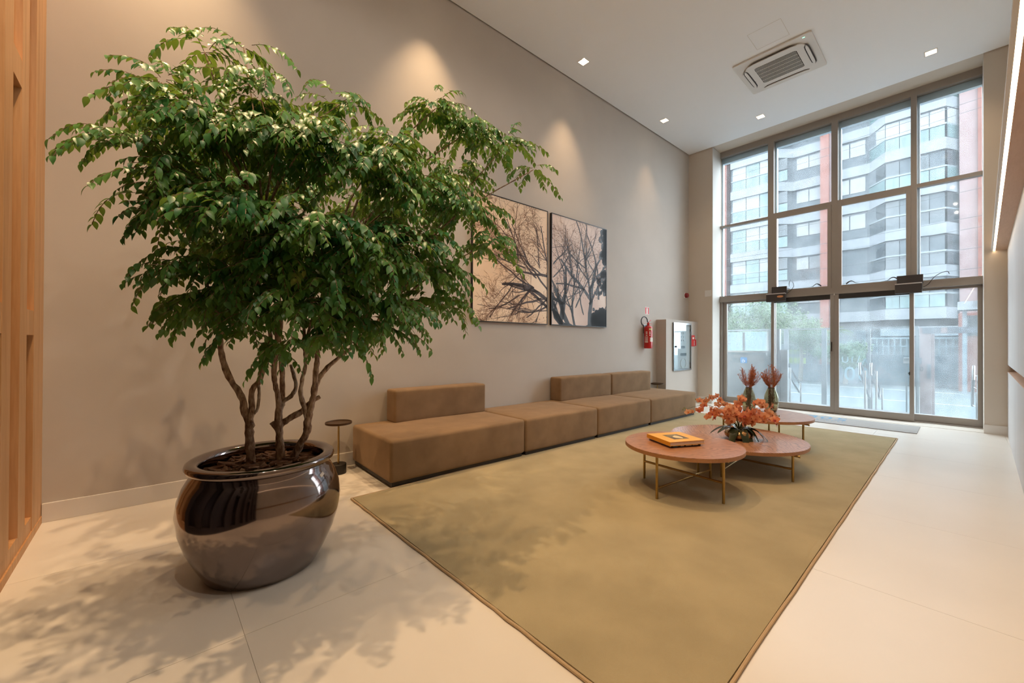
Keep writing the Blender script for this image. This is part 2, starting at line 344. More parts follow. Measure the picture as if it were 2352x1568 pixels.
# window wall: piers and lintel
XL = -3.435; XR = 0.222
wf = struct('wall_front', MB().prism([(-4.3, YI), (XL, YI), (XL, 9.3), (-4.3, 9.3)], -0.05, 5.45), M['pier'])
struct('pier', MB().prism([(XR, YI), (0.9, YI), (0.9, 9.3), (XR, 9.3)], -0.05, 5.45), M['pier'], wf)
struct('lintel', MB().box(XL - 0.001, XR + 0.001, YI, 9.3, 5.318, 5.45), M['pier'], wf)
struct('jamb_lining', MB().box(XL, XL + 0.006, YI + 0.004, 9.06, 0.0, 5.31), M['reveal'], wf)
struct('threshold', MB().box(XL, XR, YI + 0.02, 9.3, -0.05, 0.004), M['tile'], wf)
# right wall: lower panel, wood-lined niche, upper panel
wr = struct('wall_right', wall_prism(UR + 0.11, UR + 0.25, -1.2, 8.9, -0.05, 5.45), M['pier'])
struct('lower_panel', wall_prism(UR, UR + 0.11, -1.1, 8.74, 0.0, 0.868), M['panel_grey'], wr)
struct('upper_panel', wall_prism(UR, UR + 0.11, -1.1, 8.74, 0.962, 2.53), M['panel_grey'], wr)
struct('niche_back', wall_prism(UR + 0.085, UR + 0.108, -1.1, 8.74, 0.868, 0.962), M['oak'], wr)
struct('niche_sill', wall_prism(UR + 0.001, UR + 0.085, -1.1, 8.74, 0.868, 0.872), M['soffit_wood'], wr)
# back wall behind the oak screen
struct('wall_back', MB().box(-4.4, 0.5, YB - 0.30, YB - 0.14, -0.05, 5.45), M['wall'])
# ceiling with holes for lights and the air conditioner, and a shadow gap along the walls
LIGHTS = [(-3.645, 4.650), (-3.610, 6.970), (-3.700, 2.330), (-3.755, 0.02), (-2.390, 8.120), (-0.270, 8.080), (-2.270, 2.780), (-2.210, 0.11),
          (-1.225, 2.830), (-1.250, 3.860), (-1.140, -0.10), (-0.220, 5.500), (-0.130, 2.900), (-0.090, 1.030), (-0.075, -0.09)]
AC = (-2.243, -1.284, 6.345, 7.278)
holes = [(x - 0.058, x + 0.058, y - 0.058, y + 0.058) for x, y in LIGHTS] + [(AC[0] + 0.06, AC[1] - 0.06, AC[2] + 0.06, AC[3] - 0.06)]
cm = MB(); xs = sorted({-3.85, 0.55} | {h[0] for h in holes} | {h[1] for h in holes}); ys = sorted({YB - 0.16, YI - 0.018} | {h[2] for h in holes} | {h[3] for h in holes})
for i in range(len(xs) - 1):
    for j in range(len(ys) - 1):
        cx, cy = (xs[i] + xs[i + 1]) / 2, (ys[j] + ys[j + 1]) / 2
        if any(h[0] < cx < h[1] and h[2] < cy < h[3] for h in holes): continue
        cm.add([(xs[i], ys[j], ZC), (xs[i + 1], ys[j], ZC), (xs[i + 1], ys[j + 1], ZC), (xs[i], ys[j + 1], ZC)], [(0, 3, 2, 1)])
g0, g1 = W(0.016, YB - 0.16), W(0.016, YI - 0.018)
cm.add([(g0.x, YB - 0.16, ZC), (-3.85, YB - 0.16, ZC), (-3.85, YI - 0.018, ZC), (g1.x, YI - 0.018, ZC)], [(0, 3, 2, 1)])
cm.add([(g0.x, YB - 0.16, ZC), (g1.x, YI - 0.018, ZC), (g1.x, YI - 0.018, ZC + 0.02), (g0.x, YB - 0.16, ZC + 0.02)], [(0, 1, 2, 3)])
cm.add([(g1.x, YI - 0.018, ZC), (0.55, YI - 0.018, ZC), (0.55, YI - 0.018, ZC + 0.02), (g1.x, YI - 0.018, ZC + 0.02)], [(0, 1, 2, 3)])
struct('ceiling', cm, M['ceiling'])
struct('trim_1', MB().box(-4.5, 0.9, YB - 0.3, 9.3, 5.42, 5.5), M['ceiling'], label='dark slab above the ceiling shadow gap')
hm = MB()
for a, b, c, d in ((-1.881, -1.499, 5.850, 5.853), (-1.881, -1.499, 6.238, 6.241), (-1.881, -1.878, 5.85, 6.24), (-1.502, -1.499, 5.85, 6.24)): hm.box(a, b, c, d, ZC - 0.0012, ZC + 0.004)
struct('trim_2', hm, M['reveal'], label='faint square outline of an access hatch in the ceiling')
# skirting
struct('baseboard_left', wall_prism(0.0, 0.018, YB - 0.098, 7.24, 0.0, 0.128), M['skirting'], bevel=0.003)
struct('baseboard_front', MB().box(XR - 0.004, 0.43, YI - 0.014, YI, 0.0, 0.125), M['skirting'])
struct('trim_3', MB().box(-4.0, XL, YI - 0.014, YI, 0.0, 0.125), M['skirting'], label='pale skirting on the window pier beside the cabinet box')
# boxed out cabinet housing in the far corner
bx = wall_prism(0.0, 0.20, 7.25, 8.575, 0.0, 1.698)
hb = tag(obj('cabinet_housing', bx, M['wall'], bevel=0), 'low beige boxed-out wall block in the far corner holding the glass cabinet', 'wall block')
# ------------------------------------------------------------------ oak slat screen on the back wall
sc = thing('oak_screen', 'tall honey oak slatted wall screen at the left edge with staggered openings', 'wood screen', (0, YB, 0))
PITCH = 0.3655; SLOT = 0.195
XS = -2.925
box('back_panel', M['oak_dark'], -4.155, XS - 0.001, -0.135, -0.11, 0.0, 5.30, sc)
box('base_rail', M['oak'], -4.155, XS - 0.001, -0.11, 0.004, 0.0, 0.048, sc)
box('inner_rail', M['oak'], -4.150, XS - 0.001, -0.11, -0.004, 0.048, 0.135, sc)
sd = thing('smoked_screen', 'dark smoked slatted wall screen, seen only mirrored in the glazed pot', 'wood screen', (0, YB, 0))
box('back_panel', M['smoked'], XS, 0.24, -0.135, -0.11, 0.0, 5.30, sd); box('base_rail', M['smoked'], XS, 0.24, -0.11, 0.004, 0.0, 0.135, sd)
x = -4.155; xr = -3.852; k = 0
while x < 0.2:
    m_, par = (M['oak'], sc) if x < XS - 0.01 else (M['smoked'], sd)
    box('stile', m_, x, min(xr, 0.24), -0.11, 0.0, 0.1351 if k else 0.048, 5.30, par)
    rails = (1.262, 3.95) if k % 2 == 0 else (2.63,)
    if xr + SLOT < 0.2:
        for z in rails: box('rail', m_, xr, xr + SLOT, -0.11, -0.001, z, z + 0.15, par)
    x = xr + SLOT; xr = x + (PITCH - SLOT); k += 1
# ------------------------------------------------------------------ glazing
wn = thing('window_1', 'tall bronze framed window of eight panes above the doors', 'window', (0, 0, 0), kind='structure')
del wn['category']
F0, F1 = YG - 0.05, YG + 0.05
MUL = [(-2.535, -2.435), (-1.540, -1.447), (-0.528, -0.458)]
box('head', M['frame'], XL - 0.07, XR + 0.02, F0, F1, 5.20, 5.318, wn)
box('outer_head', M['frame_out'], XL - 0.07, XR + 0.02, F1 + 0.001, F1 + 0.08, 5.09, 5.318, wn)
box('jamb', M['frame'], XL - 0.07, XL - 0.004, F0, F1, 2.24, 5.20, wn)
box('outer_jamb', M['frame_out'], XL - 0.07, XL + 0.03, F1 + 0.001, F1 + 0.08, 2.24, 5.09, wn)
box('jamb', M['frame'], XR, XR + 0.05, F0, F1, 2.24, 5.20, wn)
for a, b in MUL:
    box('mullion', M['frame'], a, b, F0, F1, 2.24, 5.20, wn)
    box('outer_mullion', M['frame_out'], a, b + 0.03, F1 + 0.001, F1 + 0.08, 2.24, 5.09, wn)
box('transom', M['frame'], XL - 0.07, XR + 0.02, F0 - 0.02, F1 + 0.02, 2.185, 2.24, wn)
box('transom_lower', M['frame'], XL - 0.07, XR + 0.02, F0 - 0.045, F1 + 0.02, 2.12, 2.185, wn)
bays = [(XL - 0.004, MUL[0][0]), (MUL[0][1], MUL[1][0]), (MUL[1][1], MUL[2][0]), (MUL[2][1], XR)]
for i, (a, b) in enumerate(bays):
    zb = (3.700, 3.745) if i == 0 else (3.725, 3.785)
    box('glazing_bar', M['frame'], a, b, F0 + 0.005, F1, zb[0], zb[1], wn)
    up = box('pane', M['glass'], a, b, YG + 0.028, YG + 0.034, zb[1], 5.20, wn)
    if i in (1, 2):
        sa = thing('sash', None, None); sa.parent = wn
        w = 0.055
        for (p, q, r, t) in ((a, a + w, 2.24, zb[0]), (b - w, b, 2.24, zb[0]), (a + w, b - w, 2.24, 2.24 + w * 0.7), (a + w, b - w, zb[0] - w, zb[0])):
            box('sash_rail', M['frame'], p + 0.001, q - 0.001, F0 - 0.012, F0 + 0.03, r, t - 0.002, sa)
        box('pane', M['glass'], a + w, b - w, YG - 0.01, YG - 0.004, 2.24 + w * 0.7, zb[0] - w, sa)
        for xx, sgn in ((a + 0.12, 1), (b - 0.14, -1)):
            hm = MB(); hm.tube([(xx + sgn * t * 0.16, F0 - 0.03, 2.285 + 0.045 * math.sin(math.pi * min(1, t * 1.25))) for t in [j / 8 for j in range(9)]], [0.012 - 0.009 * j / 8 for j in range(9)], 6)
            obj('latch_handle', hm, M['black'], sa, True)
    else:
        box('pane', M['glass'], a, b, YG + 0.028, YG + 0.034, 2.24, zb[0], wn)
# sliding doors
dr = thing('door_1', 'bronze framed glass sliding entrance doors under the window', 'door', (0, 0, 0), kind='structure'); del dr['category']
box('jamb', M['frame'], XL - 0.07, XL + 0.015, F0 - 0.02, F1 + 0.02, 0.0, 2.12, dr)
box('jamb_post', M['frame'], XL + 0.015, XL + 0.05, F0, F1 + 0.02, 0.0, 2.12, dr)
box('jamb', M['frame'], XR, XR + 0.05, F0, F1, 0.0, 2.12, dr)
box('floor_track', M['frame'], XL - 0.05, XR + 0.02, F0 - 0.01, F1 + 0.02, 0.0, 0.018, dr)
leaves = [(XL + 0.05, -2.417, 0.035, 0.075, 0.052, 1), (-2.470, -1.490, -0.055, 0.052, 0.060, 0), (-1.488, -0.492, -0.055, 0.060, 0.050, 0), (-0.542, XR, 0.035, 0.050, 0.05, 1)]
for (a, b, dy, wl, wr_, fixed) in leaves:
    lf = thing('door_leaf', None, None); lf.parent = dr
    y0, y1 = YG + dy - 0.028, YG + dy + 0.016
    box('stile', M['frame'], a, a + wl, y0, y1, 0.018, 2.118, lf); box('stile', M['frame'], b - wr_, b, y0, y1, 0.018, 2.118, lf)
    box('bottom_rail', M['frame'], a + wl, b - wr_, y0, y1, 0.018, 0.125, lf)
    box('top_rail', M['frame'] if fixed else M['rubber'], a + wl, b - wr_, y0 - (0 if fixed else 0.004), y1, 2.085 if fixed else 2.035, 2.118, lf)
    box('pane', M['glass_door'], a + wl, b - wr_, y0 + 0.02, y0 + 0.026, 0.125, 2.09, lf)
box('pull', M['black'], -1.535, -1.523, YG - 0.098, YG - 0.084, 1.11, 1.275, dr)
pm = MB(); pm.box(-0.548, -0.535, YG - 0.10, YG - 0.084, 0.745, 0.80); pm.box(-0.56, -0.548, YG - 0.095, YG - 0.09, 0.765, 0.78)
obj('lock', pm, M['black'], dr)
box('corner_keeper', M['white_plastic'], -1.497, -1.482, YG - 0.10, YG - 0.084, 0.0, 0.014, dr)
box('corner_keeper', M['white_plastic'], -1.497, -1.482, YG - 0.10, YG - 0.084, 2.10, 2.13, dr)
obj('contact_sensor', MB().tube([(XL + 0.0, F0 - 0.03, 1.14), (XL + 0.0, F0 - 0.03, 1.24)], 0.012, 10), M['white_plastic'], dr, True)
# door operators
def operator(x0, x1, label, lens):
    t = thing('door_operator', label, 'door operator', (x0, YG - 0.075, 2.0), 0, 'door operators over the sliding doors')
    L = x1 - x0
    box('back_box', M['operator'], 0.07 if lens else 0.015, L - 0.0, -0.06, 0.0, 0.20, 0.335, t, 0.004)
    box('front_box', M['operator'], 0.0, L - 0.01, -0.15, -0.0602, 0.045, 0.185, t, 0.004)
    box('silver_edge', M['silver'], 0.0, L - 0.01, -0.151, -0.0604, 0.186, 0.202, t)
    if lens:
        lm = MB(); n = 20
        lm.add([(0.235 + 0.052 * math.cos(2 * math.pi * i / n), -0.156, 0.135 + 0.021 * math.sin(2 * math.pi * i / n)) for i in range(n)] + [(0.235, -0.160, 0.135)], [(i, (i + 1) % n, n) for i in range(n)])
        obj('sensor_lens', lm, M['amber'], t, True)
    return t
operator(-2.515, -2.195, 'dark door operator box with orange reflection on its oval lens above the left sliding leaf', True)
operator(-0.700, -0.385, 'dark door operator box with silver edge above the right sliding leaf', False)
def cable(name, pts, r, label):
    P = [Vector(p) for p in pts]; Q = []
    for i in range(len(P) - 1):
        p0, p1, p2, p3 = P[max(i - 1, 0)], P[i], P[i + 1], P[min(i + 2, len(P) - 1)]
        for k in range(6):
            t = k / 6; Q.append(0.5 * ((2 * p1) + (p2 - p0) * t + (2 * p0 - 5 * p1 + 4 * p2 - p3) * t * t + (3 * p1 - p0 - 3 * p2 + p3) * t ** 3))
    Q.append(P[-1]); return tag(obj(name, MB().tube(Q, r, 6), M['black'], smooth=True), label, 'cable')
cable('sensor_cable', [(-2.19, 8.96, 2.20), (-2.13, 8.95, 2.24), (-2.08, 8.95, 2.33), (-2.12, 8.96, 2.42), (-2.16, 8.98, 2.40), (-2.17, 9.03, 2.33)], 0.004, 'thin black cable looping up from the operator with the orange lens reflection')
cable('sensor_cable', [(-0.385, 8.95, 2.13), (-0.33, 8.96, 2.17), (-0.27, 8.98, 2.27), (-0.20, 9.0, 2.33), (-0.13, 9.03, 2.35), (-0.11, 9.05, 2.31)], 0.0045, 'thin black cable arching right from the silver-edged door operator')
# ------------------------------------------------------------------ canopy shelf with light strip on the right wall
cp = thing('wall_canopy', 'pale wood canopy with glowing light strip along the right wall', 'canopy', W(UR, 8.62, 2.53), -SK)
box('board', M['soffit_wood'], -0.105, 0.0, -9.6, 0.06, 0.0, 0.03, cp)
box('white_edge', M['white_plastic'], -0.142, -0.125, -9.6, 0.06, -0.004, 0.03, cp)
box('led_strip', M['led'], -0.125, -0.105, -9.6, 0.055, 0.004, 0.012, cp)
# ------------------------------------------------------------------ downlights
fm = MB(); fm.box(-0.066, 0.066, -0.066, -0.056, -0.004, 0.0); fm.box(-0.066, 0.066, 0.056, 0.066, -0.004, 0.0); fm.box(-0.066, -0.056, -0.056, 0.056, -0.004, 0.0); fm.box(0.056, 0.066, -0.056, 0.056, -0.004, 0.0)
FRM = fm.mesh('trim_ring', M['white_plastic'])
cm2 = MB(); e = 0.0575
cm2.add([(-e, -e, 0.0), (e, -e, 0.0), (e, e, 0.0), (-e, e, 0.0), (-e, -e, 0.07), (e, -e, 0.07), (e, e, 0.07), (-e, e, 0.07)], [(0, 4, 5, 1), (1, 5, 6, 2), (2, 6, 7, 3), (3, 7, 4, 0), (4, 7, 6, 5)])
CAN = cm2.mesh('can', M['white_plastic'])
LMP = MB().lathe([(0.0, 0.055), (0.026, 0.055), (0.034, 0.060), (0.034, 0.068), (0.0, 0.068)], 16).mesh('lamp', M['lamp'], True)
LL = {0: 'square downlight in the ceiling nearest the left wall, in front of the corner one', 1: 'square downlight beside the left wall, nearest the far left corner',
      4: 'square downlight in the ceiling left of the window centre, beyond the air conditioner', 5: 'square downlight near the top right corner of the window wall'}
ACCENT = {(-0.130, 2.900): (0.6, 172), (-0.090, 1.030): (0.85, 172), (-0.075, -0.09): (1.05, 172), (-0.220, 5.500): (0.4, 110),
          (-1.140, -0.10): (1.9, 96), (-2.210, 0.11): (5.6, 88), (-2.270, 2.780): (3.2, 88), (-1.225, 2.830): (1.4, 64), (-1.250, 3.860): (2.4, 64),
          (-3.755, 0.02): (5.0, 74), (-3.700, 2.330): (3.5, 66), (-3.645, 4.650): (2.6, 62), (-3.610, 6.970): (1.2, 60), (-2.390, 8.120): (0.5, 110), (-0.270, 8.080): (0.5, 110)}
for i, (x, y) in enumerate(LIGHTS):
    t = thing('downlight', LL.get(i, 'square downlight of the ceiling rows above the camera, out of frame'), 'ceiling light', (x, y, ZC), -SK if x < -3.5 else 0, 'square recessed ceiling downlights')
    link('trim_ring', FRM, t); link('can', CAN, t); link('lamp', LMP, t)
    ld = bpy.data.lights.new('spot', 'SPOT'); pwr, cone = ACCENT.get((x, y), (0.85, 84) if x < -3.5 else (0.7, 128)); ld.energy = LAMP_W * pwr; ld.color = NEUTRAL_COL if cone > 160 else LAMP_COL; ld.shadow_soft_size = 0.025
    ld.spot_size = R(cone); ld.spot_blend = 1.0 if x < -3.5 else (0.2 if cone > 160 else 0.85)
    lo = bpy.data.objects.new('lamp_light', ld); COL.objects.link(lo); lo.parent = t; lo.location = (0, 0, -0.012)
# ------------------------------------------------------------------ air conditioner
W_, D_ = AC[1] - AC[0], AC[3] - AC[2]
ac = thing('air_conditioner', 'white ceiling cassette air conditioner with dark square grille', 'air conditioner', ((AC[0] + AC[1]) / 2, (AC[2] + AC[3]) / 2, ZC))
def rrect(w, d, r, n=6):
    P = []
    for cx, cy, a0 in ((w / 2 - r, d / 2 - r, 0), (-w / 2 + r, d / 2 - r, 90), (-w / 2 + r, -d / 2 + r, 180), (w / 2 - r, -d / 2 + r, 270)):
        for k in range(n + 1): a = R(a0 + 90 * k / n); P.append((cx + r * math.cos(a), cy + r * math.sin(a)))
    return P
obj('outer_panel', MB().prism(rrect(W_, D_, 0.03), -0.026, -0.002), M['white_plastic'], ac, bevel=0.006)
obj('centre_panel', MB().prism(rrect(W_ - 0.22, D_ - 0.22, 0.13, 8), -0.042, -0.0262), M['white_plastic'], ac, bevel=0.004)
def slot(cx, cy, l, w, rot):
    t = thing('air_slot', None, None, (cx, cy, -0.0422), rot); t.parent = ac
    P = []
    n = 10
    for k in range(n + 1): u = -1 + 2 * k / n; P.append((u * l / 2, w / 2 * (1 - u ** 6) ** 0.5 if abs(u) < 1 else 0))
    for k in range(n - 1, 0, -1): u = -1 + 2 * k / n; P.append((u * l / 2, -w / 2 * (1 - u ** 6) ** 0.5))
    obj('slot_opening', MB().prism(P, -0.0006, 0.0), M['grille_dark'], t)
    obj('louvre', MB().prism([(x * 0.965, y * 0.52) for x, y in P], -0.012, -0.0008), M['white_plastic'], t)
slot(0, -D_ / 2 + 0.115, 0.60, 0.066, 0); slot(0, D_ / 2 - 0.115, 0.60, 0.066, math.pi)
slot(W_ / 2 - 0.105, 0, 0.56, 0.066, math.pi / 2); slot(-W_ / 2 + 0.105, 0, 0.56, 0.066, -math.pi / 2)
obj('grille_backing', MB().prism(rrect(0.52, 0.47, 0.03), -0.0428, -0.0421), M['grille_dark'], ac)
GB = MB().box(-0.0018, 0.0018, -0.232, 0.232, -0.0455, -0.0431).mesh('grille_bar', M['white_plastic'])
for k in range(40): link('grille_bar', GB, ac, loc=(-0.254 + 0.508 * (k + 0.5) / 40, 0, 0))
GC = MB().box(-0.256, 0.256, -0.0022, 0.0022, -0.0475, -0.0457).mesh('grille_crossbar', M['white_plastic'])
for k in range(4): link('grille_crossbar', GC, ac, loc=(0, -0.235 + 0.094 * (k + 1), 0))
box('pilot_light', M['green_led'], W_ / 2 - 0.11, W_ / 2 - 0.085, -D_ / 2 + 0.05, -D_ / 2 + 0.06, -0.0285, -0.0262, ac)
box('screw', M['grille_dark'], -0.345, -0.335, 0.10, 0.11, -0.0435, -0.042, ac)
# ------------------------------------------------------------------ rug
RX0, RX1, RY0, RY1 = -3.179, -0.549, 1.180, 7.231
rg = thing('rug', 'large olive beige pile rug with tan piped edge', 'rug', ((RX0 + RX1) / 2, (RY0 + RY1) / 2, 0))
w, d = (RX1 - RX0) / 2, (RY1 - RY0) / 2
box('pile', M['rug'], -w + 0.01, w - 0.01, -d + 0.01, d - 0.01, 0.001, 0.012, rg)
bpts = []
for (a, b) in (((-w, -d), (w, -d)), ((w, -d), (w, d)), ((w, d), (-w, d)), ((-w, d), (-w, -d))):
    n = 30
    for k in range(n):
        t = k / n; j = random.uniform(-0.003, 0.003); px = a[0] + (b[0] - a[0]) * t; py = a[1] + (b[1] - a[1]) * t
        bpts.append((px + (j if a[0] == b[0] else 0), py + (j if a[1] == b[1] else 0), 0.0075))
bpts.append(bpts[0]); obj('binding', MB().tube(bpts, 0.0072, 8), M['binding'], rg, True)
# ------------------------------------------------------------------ modular sofa
def cushion(x0, x1, y0, y1, z0, z1, r=0.028, puff=0.008):
    bm = bmesh.new(); bmesh.ops.create_cube(bm, size=1.0)
    for v in bm.verts: v.co = Vector(((x0 + x1) / 2 + v.co.x * (x1 - x0), (y0 + y1) / 2 + v.co.y * (y1 - y0), (z0 + z1) / 2 + v.co.z * (z1 - z0)))
    bmesh.ops.bevel(bm, geom=list(bm.edges), offset=r, segments=4, affect='EDGES', profile=0.5)
    bmesh.ops.subdivide_edges(bm, edges=[e for e in bm.edges if e.calc_length() > 0.15], cuts=7, use_grid_fill=True)
    rnd = random.Random(int((y0 + x1) * 1000)); ph = [rnd.uniform(0, 6.28) for _ in range(6)]
    for v in bm.verts:
        u, s, t = [(v.co[i] - (a + b) / 2) / ((b - a) / 2) for i, a, b in ((0, x0, x1), (1, y0, y1), (2, z0, z1))]
        bulge = puff * (1 - u * u) * (1 - s * s)
        if t > 0.9: v.co.z += bulge + 0.0025 * math.sin(s * 5 + ph[0]) * math.sin(u * 4 + ph[1]) * (1 - abs(s) ** 4)
        if u > 0.9: v.co.x += 0.6 * puff * (1 - t * t) * (1 - s * s) + 0.002 * math.sin(s * 7 + ph[2]) * (1 - t * t)
    bmesh.ops.recalc_face_normals(bm, faces=bm.faces)
    me = bpy.data.meshes.new('cushion'); bm.to_mesh(me); bm.free(); me.materials.append(M['velvet'])
    me.polygons.foreach_set('use_smooth', [True] * len(me.polygons)); return me
SB = [1.415, 2.941, 4.200, 5.472, 6.928]; SZ = 0.405; ST = 0.738
LB = ['long taupe velvet sofa module with low back, nearest the plant pot', 'backless taupe velvet sofa module between the two backed sections',
      'taupe velvet sofa module with low back, under the fire extinguisher side of the prints', 'taupe velvet sofa module with low back at the far end by the cabinet block']
LB[2] = 'square taupe velvet sofa module with low back, third from the plant pot'
BK = [(1.772, 2.930), None, (4.255, 5.462), (5.476, 6.655)]
for i in range(4):
    s0, s1 = SB[i] + 0.004, SB[i + 1] - 0.004
    t = thing('sofa_module', LB[i], 'sofa', W(0, (s0 + s1) / 2, 0.011), -SK, 'taupe sofa modules along the left wall'); h = (s1 - s0) / 2
    box('plinth', M['plinth'], 0.04, 0.905, -h + 0.025, h - 0.025, 0.001, 0.036, t)
    link('seat', cushion(0.022, 0.932, -h, h, 0.036, SZ - 0.013), t)
    if BK[i]:
        b0, b1 = BK[i][0] - (s0 + s1) / 2, BK[i][1] - (s0 + s1) / 2
        link('backrest', cushion(0.024, 0.235, b0, b1, SZ - 0.022, ST - 0.011, 0.024, 0.003), t)
# ------------------------------------------------------------------ little drum side tables
def side_table(u, s, label, turn):
    p = W(u, s); t = thing('side_table', label, 'side table', p, turn, 'small side tables at the sofa ends')
    obj('base', MB().lathe([(0, 0), (0.068, 0), (0.070, 0.003), (0.070, 0.087), (0.067, 0.090), (0, 0.090)], 32), M['dark_metal'], t, True)
    obj('pole', MB().tube([(0.0, 0, 0.088), (0.0, 0, 0.462)], 0.0085, 14), M['brass'], t, True)
    obj('top', MB().lathe([(0, 0.460), (0.112, 0.460), (0.118, 0.464), (0.118, 0.480), (0.112, 0.482), (0.110, 0.474), (0, 0.473)], 40), M['table_dark'], t, True)
side_table(0.20, 1.232, 'dark round side table with black drum foot beside the plant pot', 0)
side_table(0.115, 7.085, 'small dark side table top peeking past the far end of the sofa', 0)
# ------------------------------------------------------------------ coffee tables
def coffee_table(cx, cy, r, top, label, legs, bars, rod, grain):
    t = thing('coffee_table', label, 'coffee table', (cx, cy, 0.012), 0, 'walnut and brass nesting coffee tables')
    H = top - 0.012
    n = 72; P = [(r * math.cos(2 * math.pi * i / n), r * math.sin(2 * math.pi * i / n)) for i in range(n)]
    mb = MB(); mb.prism(P, H - 0.030, H - 0.0035); o = obj('edge_band', mb, M['walnut_edge'], t, True)
    o2 = obj('top', MB().prism([(x * 0.997, y * 0.997) for x, y in P], H - 0.0034, H), M['walnut'], t); 
    me = o2.data; ca, sa = math.cos(grain), math.sin(grain)
    for v in me.vertices: v.co.x, v.co.y = v.co.x * ca + v.co.y * sa, -v.co.x * sa + v.co.y * ca
    o2.rotation_euler = (0, 0, grain)
    for (x, y) in legs: obj('leg', MB().tube([(x - cx, y - cy, 0), (x - cx, y - cy, H - 0.031)], 0.0105, 12), M['brass'], t, True)
    for (a, b, z) in bars:
        obj('stretcher', MB().tube([(legs[a][0] - cx, legs[a][1] - cy, z), (legs[b][0] - cx, legs[b][1] - cy, z)], 0.0095, 10), M['brass'], t, True)
    (a, b, z, ext) = rod
    pa, pb = Vector((legs[a][0] - cx, legs[a][1] - cy, 0)), Vector((legs[b][0] - cx, legs[b][1] - cy, 0)); dv = (pb - pa).normalized()
    pa2, pb2 = pa - dv * ext, pb + dv * ext
    rp = obj('top_rod', MB().tube([(pa2.x, pa2.y, H - 0.041), (pb2.x, pb2.y, H - 0.041)], 0.009, 10), M['brass'], t, True)
    for p in (pa2, pb2): obj('finial', MB().tube([tuple(p - dv * 0.004) [:2] + (H - 0.041,), tuple(p + dv * 0.004)[:2] + (H - 0.041,)], 0.0125, 12), M['brass'], rp, True)
    return t
coffee_table(-1.577, 3.369, 0.467, 0.382, 'nearest round walnut coffee table carrying the stacked books', [(-1.910, 3.333), (-1.590, 2.962), (-1.205, 3.255), (-1.507, 3.764), (-1.623, 3.784)],
             [(0, 2, 0.155), (1, 3, 0.082)], (0, 2, 0, 0.035), 0.9)
coffee_table(-1.531, 4.444, 0.615, 0.283, 'lower round walnut coffee table carrying the orchid bowl', [(-1.98, 4.25), (-1.46, 3.90), (-0.990, 4.235), (-1.52, 4.98), (-1.64, 4.94)],
             [(0, 2, 0.11), (1, 3, 0.06)], (0, 2, 0, 0.05), 2.2)
coffee_table(-1.629, 5.535, 0.534, 0.382, 'farthest round walnut coffee table carrying the two glass vases', [(-2.02, 5.45), (-1.66, 5.12), (-1.165, 5.395), (-1.55, 5.99), (-1.66, 5.98)],
             [(0, 2, 0.155), (1, 3, 0.082)], (0, 2, 0, 0.055), 0.3)
# ------------------------------------------------------------------ books
def book(cx, cy, z, lx, ly, h, rz, label, kind):
    t = thing('book', label, 'book', (cx, cy, z), rz, 'books on the nearest coffee table')
    x, y = lx / 2, ly / 2; c = 0.003
    if kind == 'yellow':
        box('pages', M['paper'], -x + 0.004, x - 0.004, -y + 0.002, y - 0.004, c, h - c, t)
        box('front_cover', M['yellow'], -x, x, -y, y, h - c + 0.0002, h, t); box('back_cover', M['yellow'], -x, x, -y, y, 0, c - 0.0002, t)
        box('spine', M['yellow_spine'], -x, x, -y - 0.003, -y - 0.0002, 0, h, t)
        pm = box('cover_print', M['art_dark'], -x * 0.50, x * 0.52, -y * 0.42, y * 0.46, h + 0.0001, h + 0.0008, t)
        fm_ = MB(); n = 18
        P = [(x * (0.10 + 0.30 * math.cos(2 * math.pi * i / n) * (1 + 0.25 * math.sin(3 * 2 * math.pi * i / n))), y * (0.06 + 0.22 * math.sin(2 * math.pi * i / n)), h + 0.0010) for i in range(n)]
        fm_.add(P, [tuple(range(n))]); obj('print_figure', fm_, M['cream_label'], pm)
    else:
        box('pages', M['paper_grey'], -x + 0.003, x - 0.002, -y + 0.002, y - 0.003, c, h - c, t)
        box('front_cover', M['black'], -x, x, -y, y, h - c + 0.0002, h, t); box('back_cover', M['black'], -x, x, -y, y, 0, c - 0.0002, t)
        sp = box('spine', M['black'], x + 0.0002, x + 0.003, -y, y, 0, h, t)
        box('spine_panel', M['blue_print'], x + 0.0031, x + 0.0036, -y + 0.02, -y + 0.06, 0.003, h - 0.003, sp)
        for (a, b) in ((-0.05, -0.02), (0.0, 0.055), (0.065, 0.115)): box('spine_lettering', M['white'], x + 0.0031, x + 0.0036, a, b, h * 0.38, h * 0.64, sp)
    return t
BZ = 0.3822
book(-1.640, 3.345, BZ, 0.295, 0.285, 0.019, R(-26.5), 'slim black-spined book lying under the yellow book', 'black')
book(-1.628, 3.340, BZ + 0.0194, 0.318, 0.331, 0.032, R(-26.6), 'thick yellow hardback with a dark picture on its cover', 'yellow')
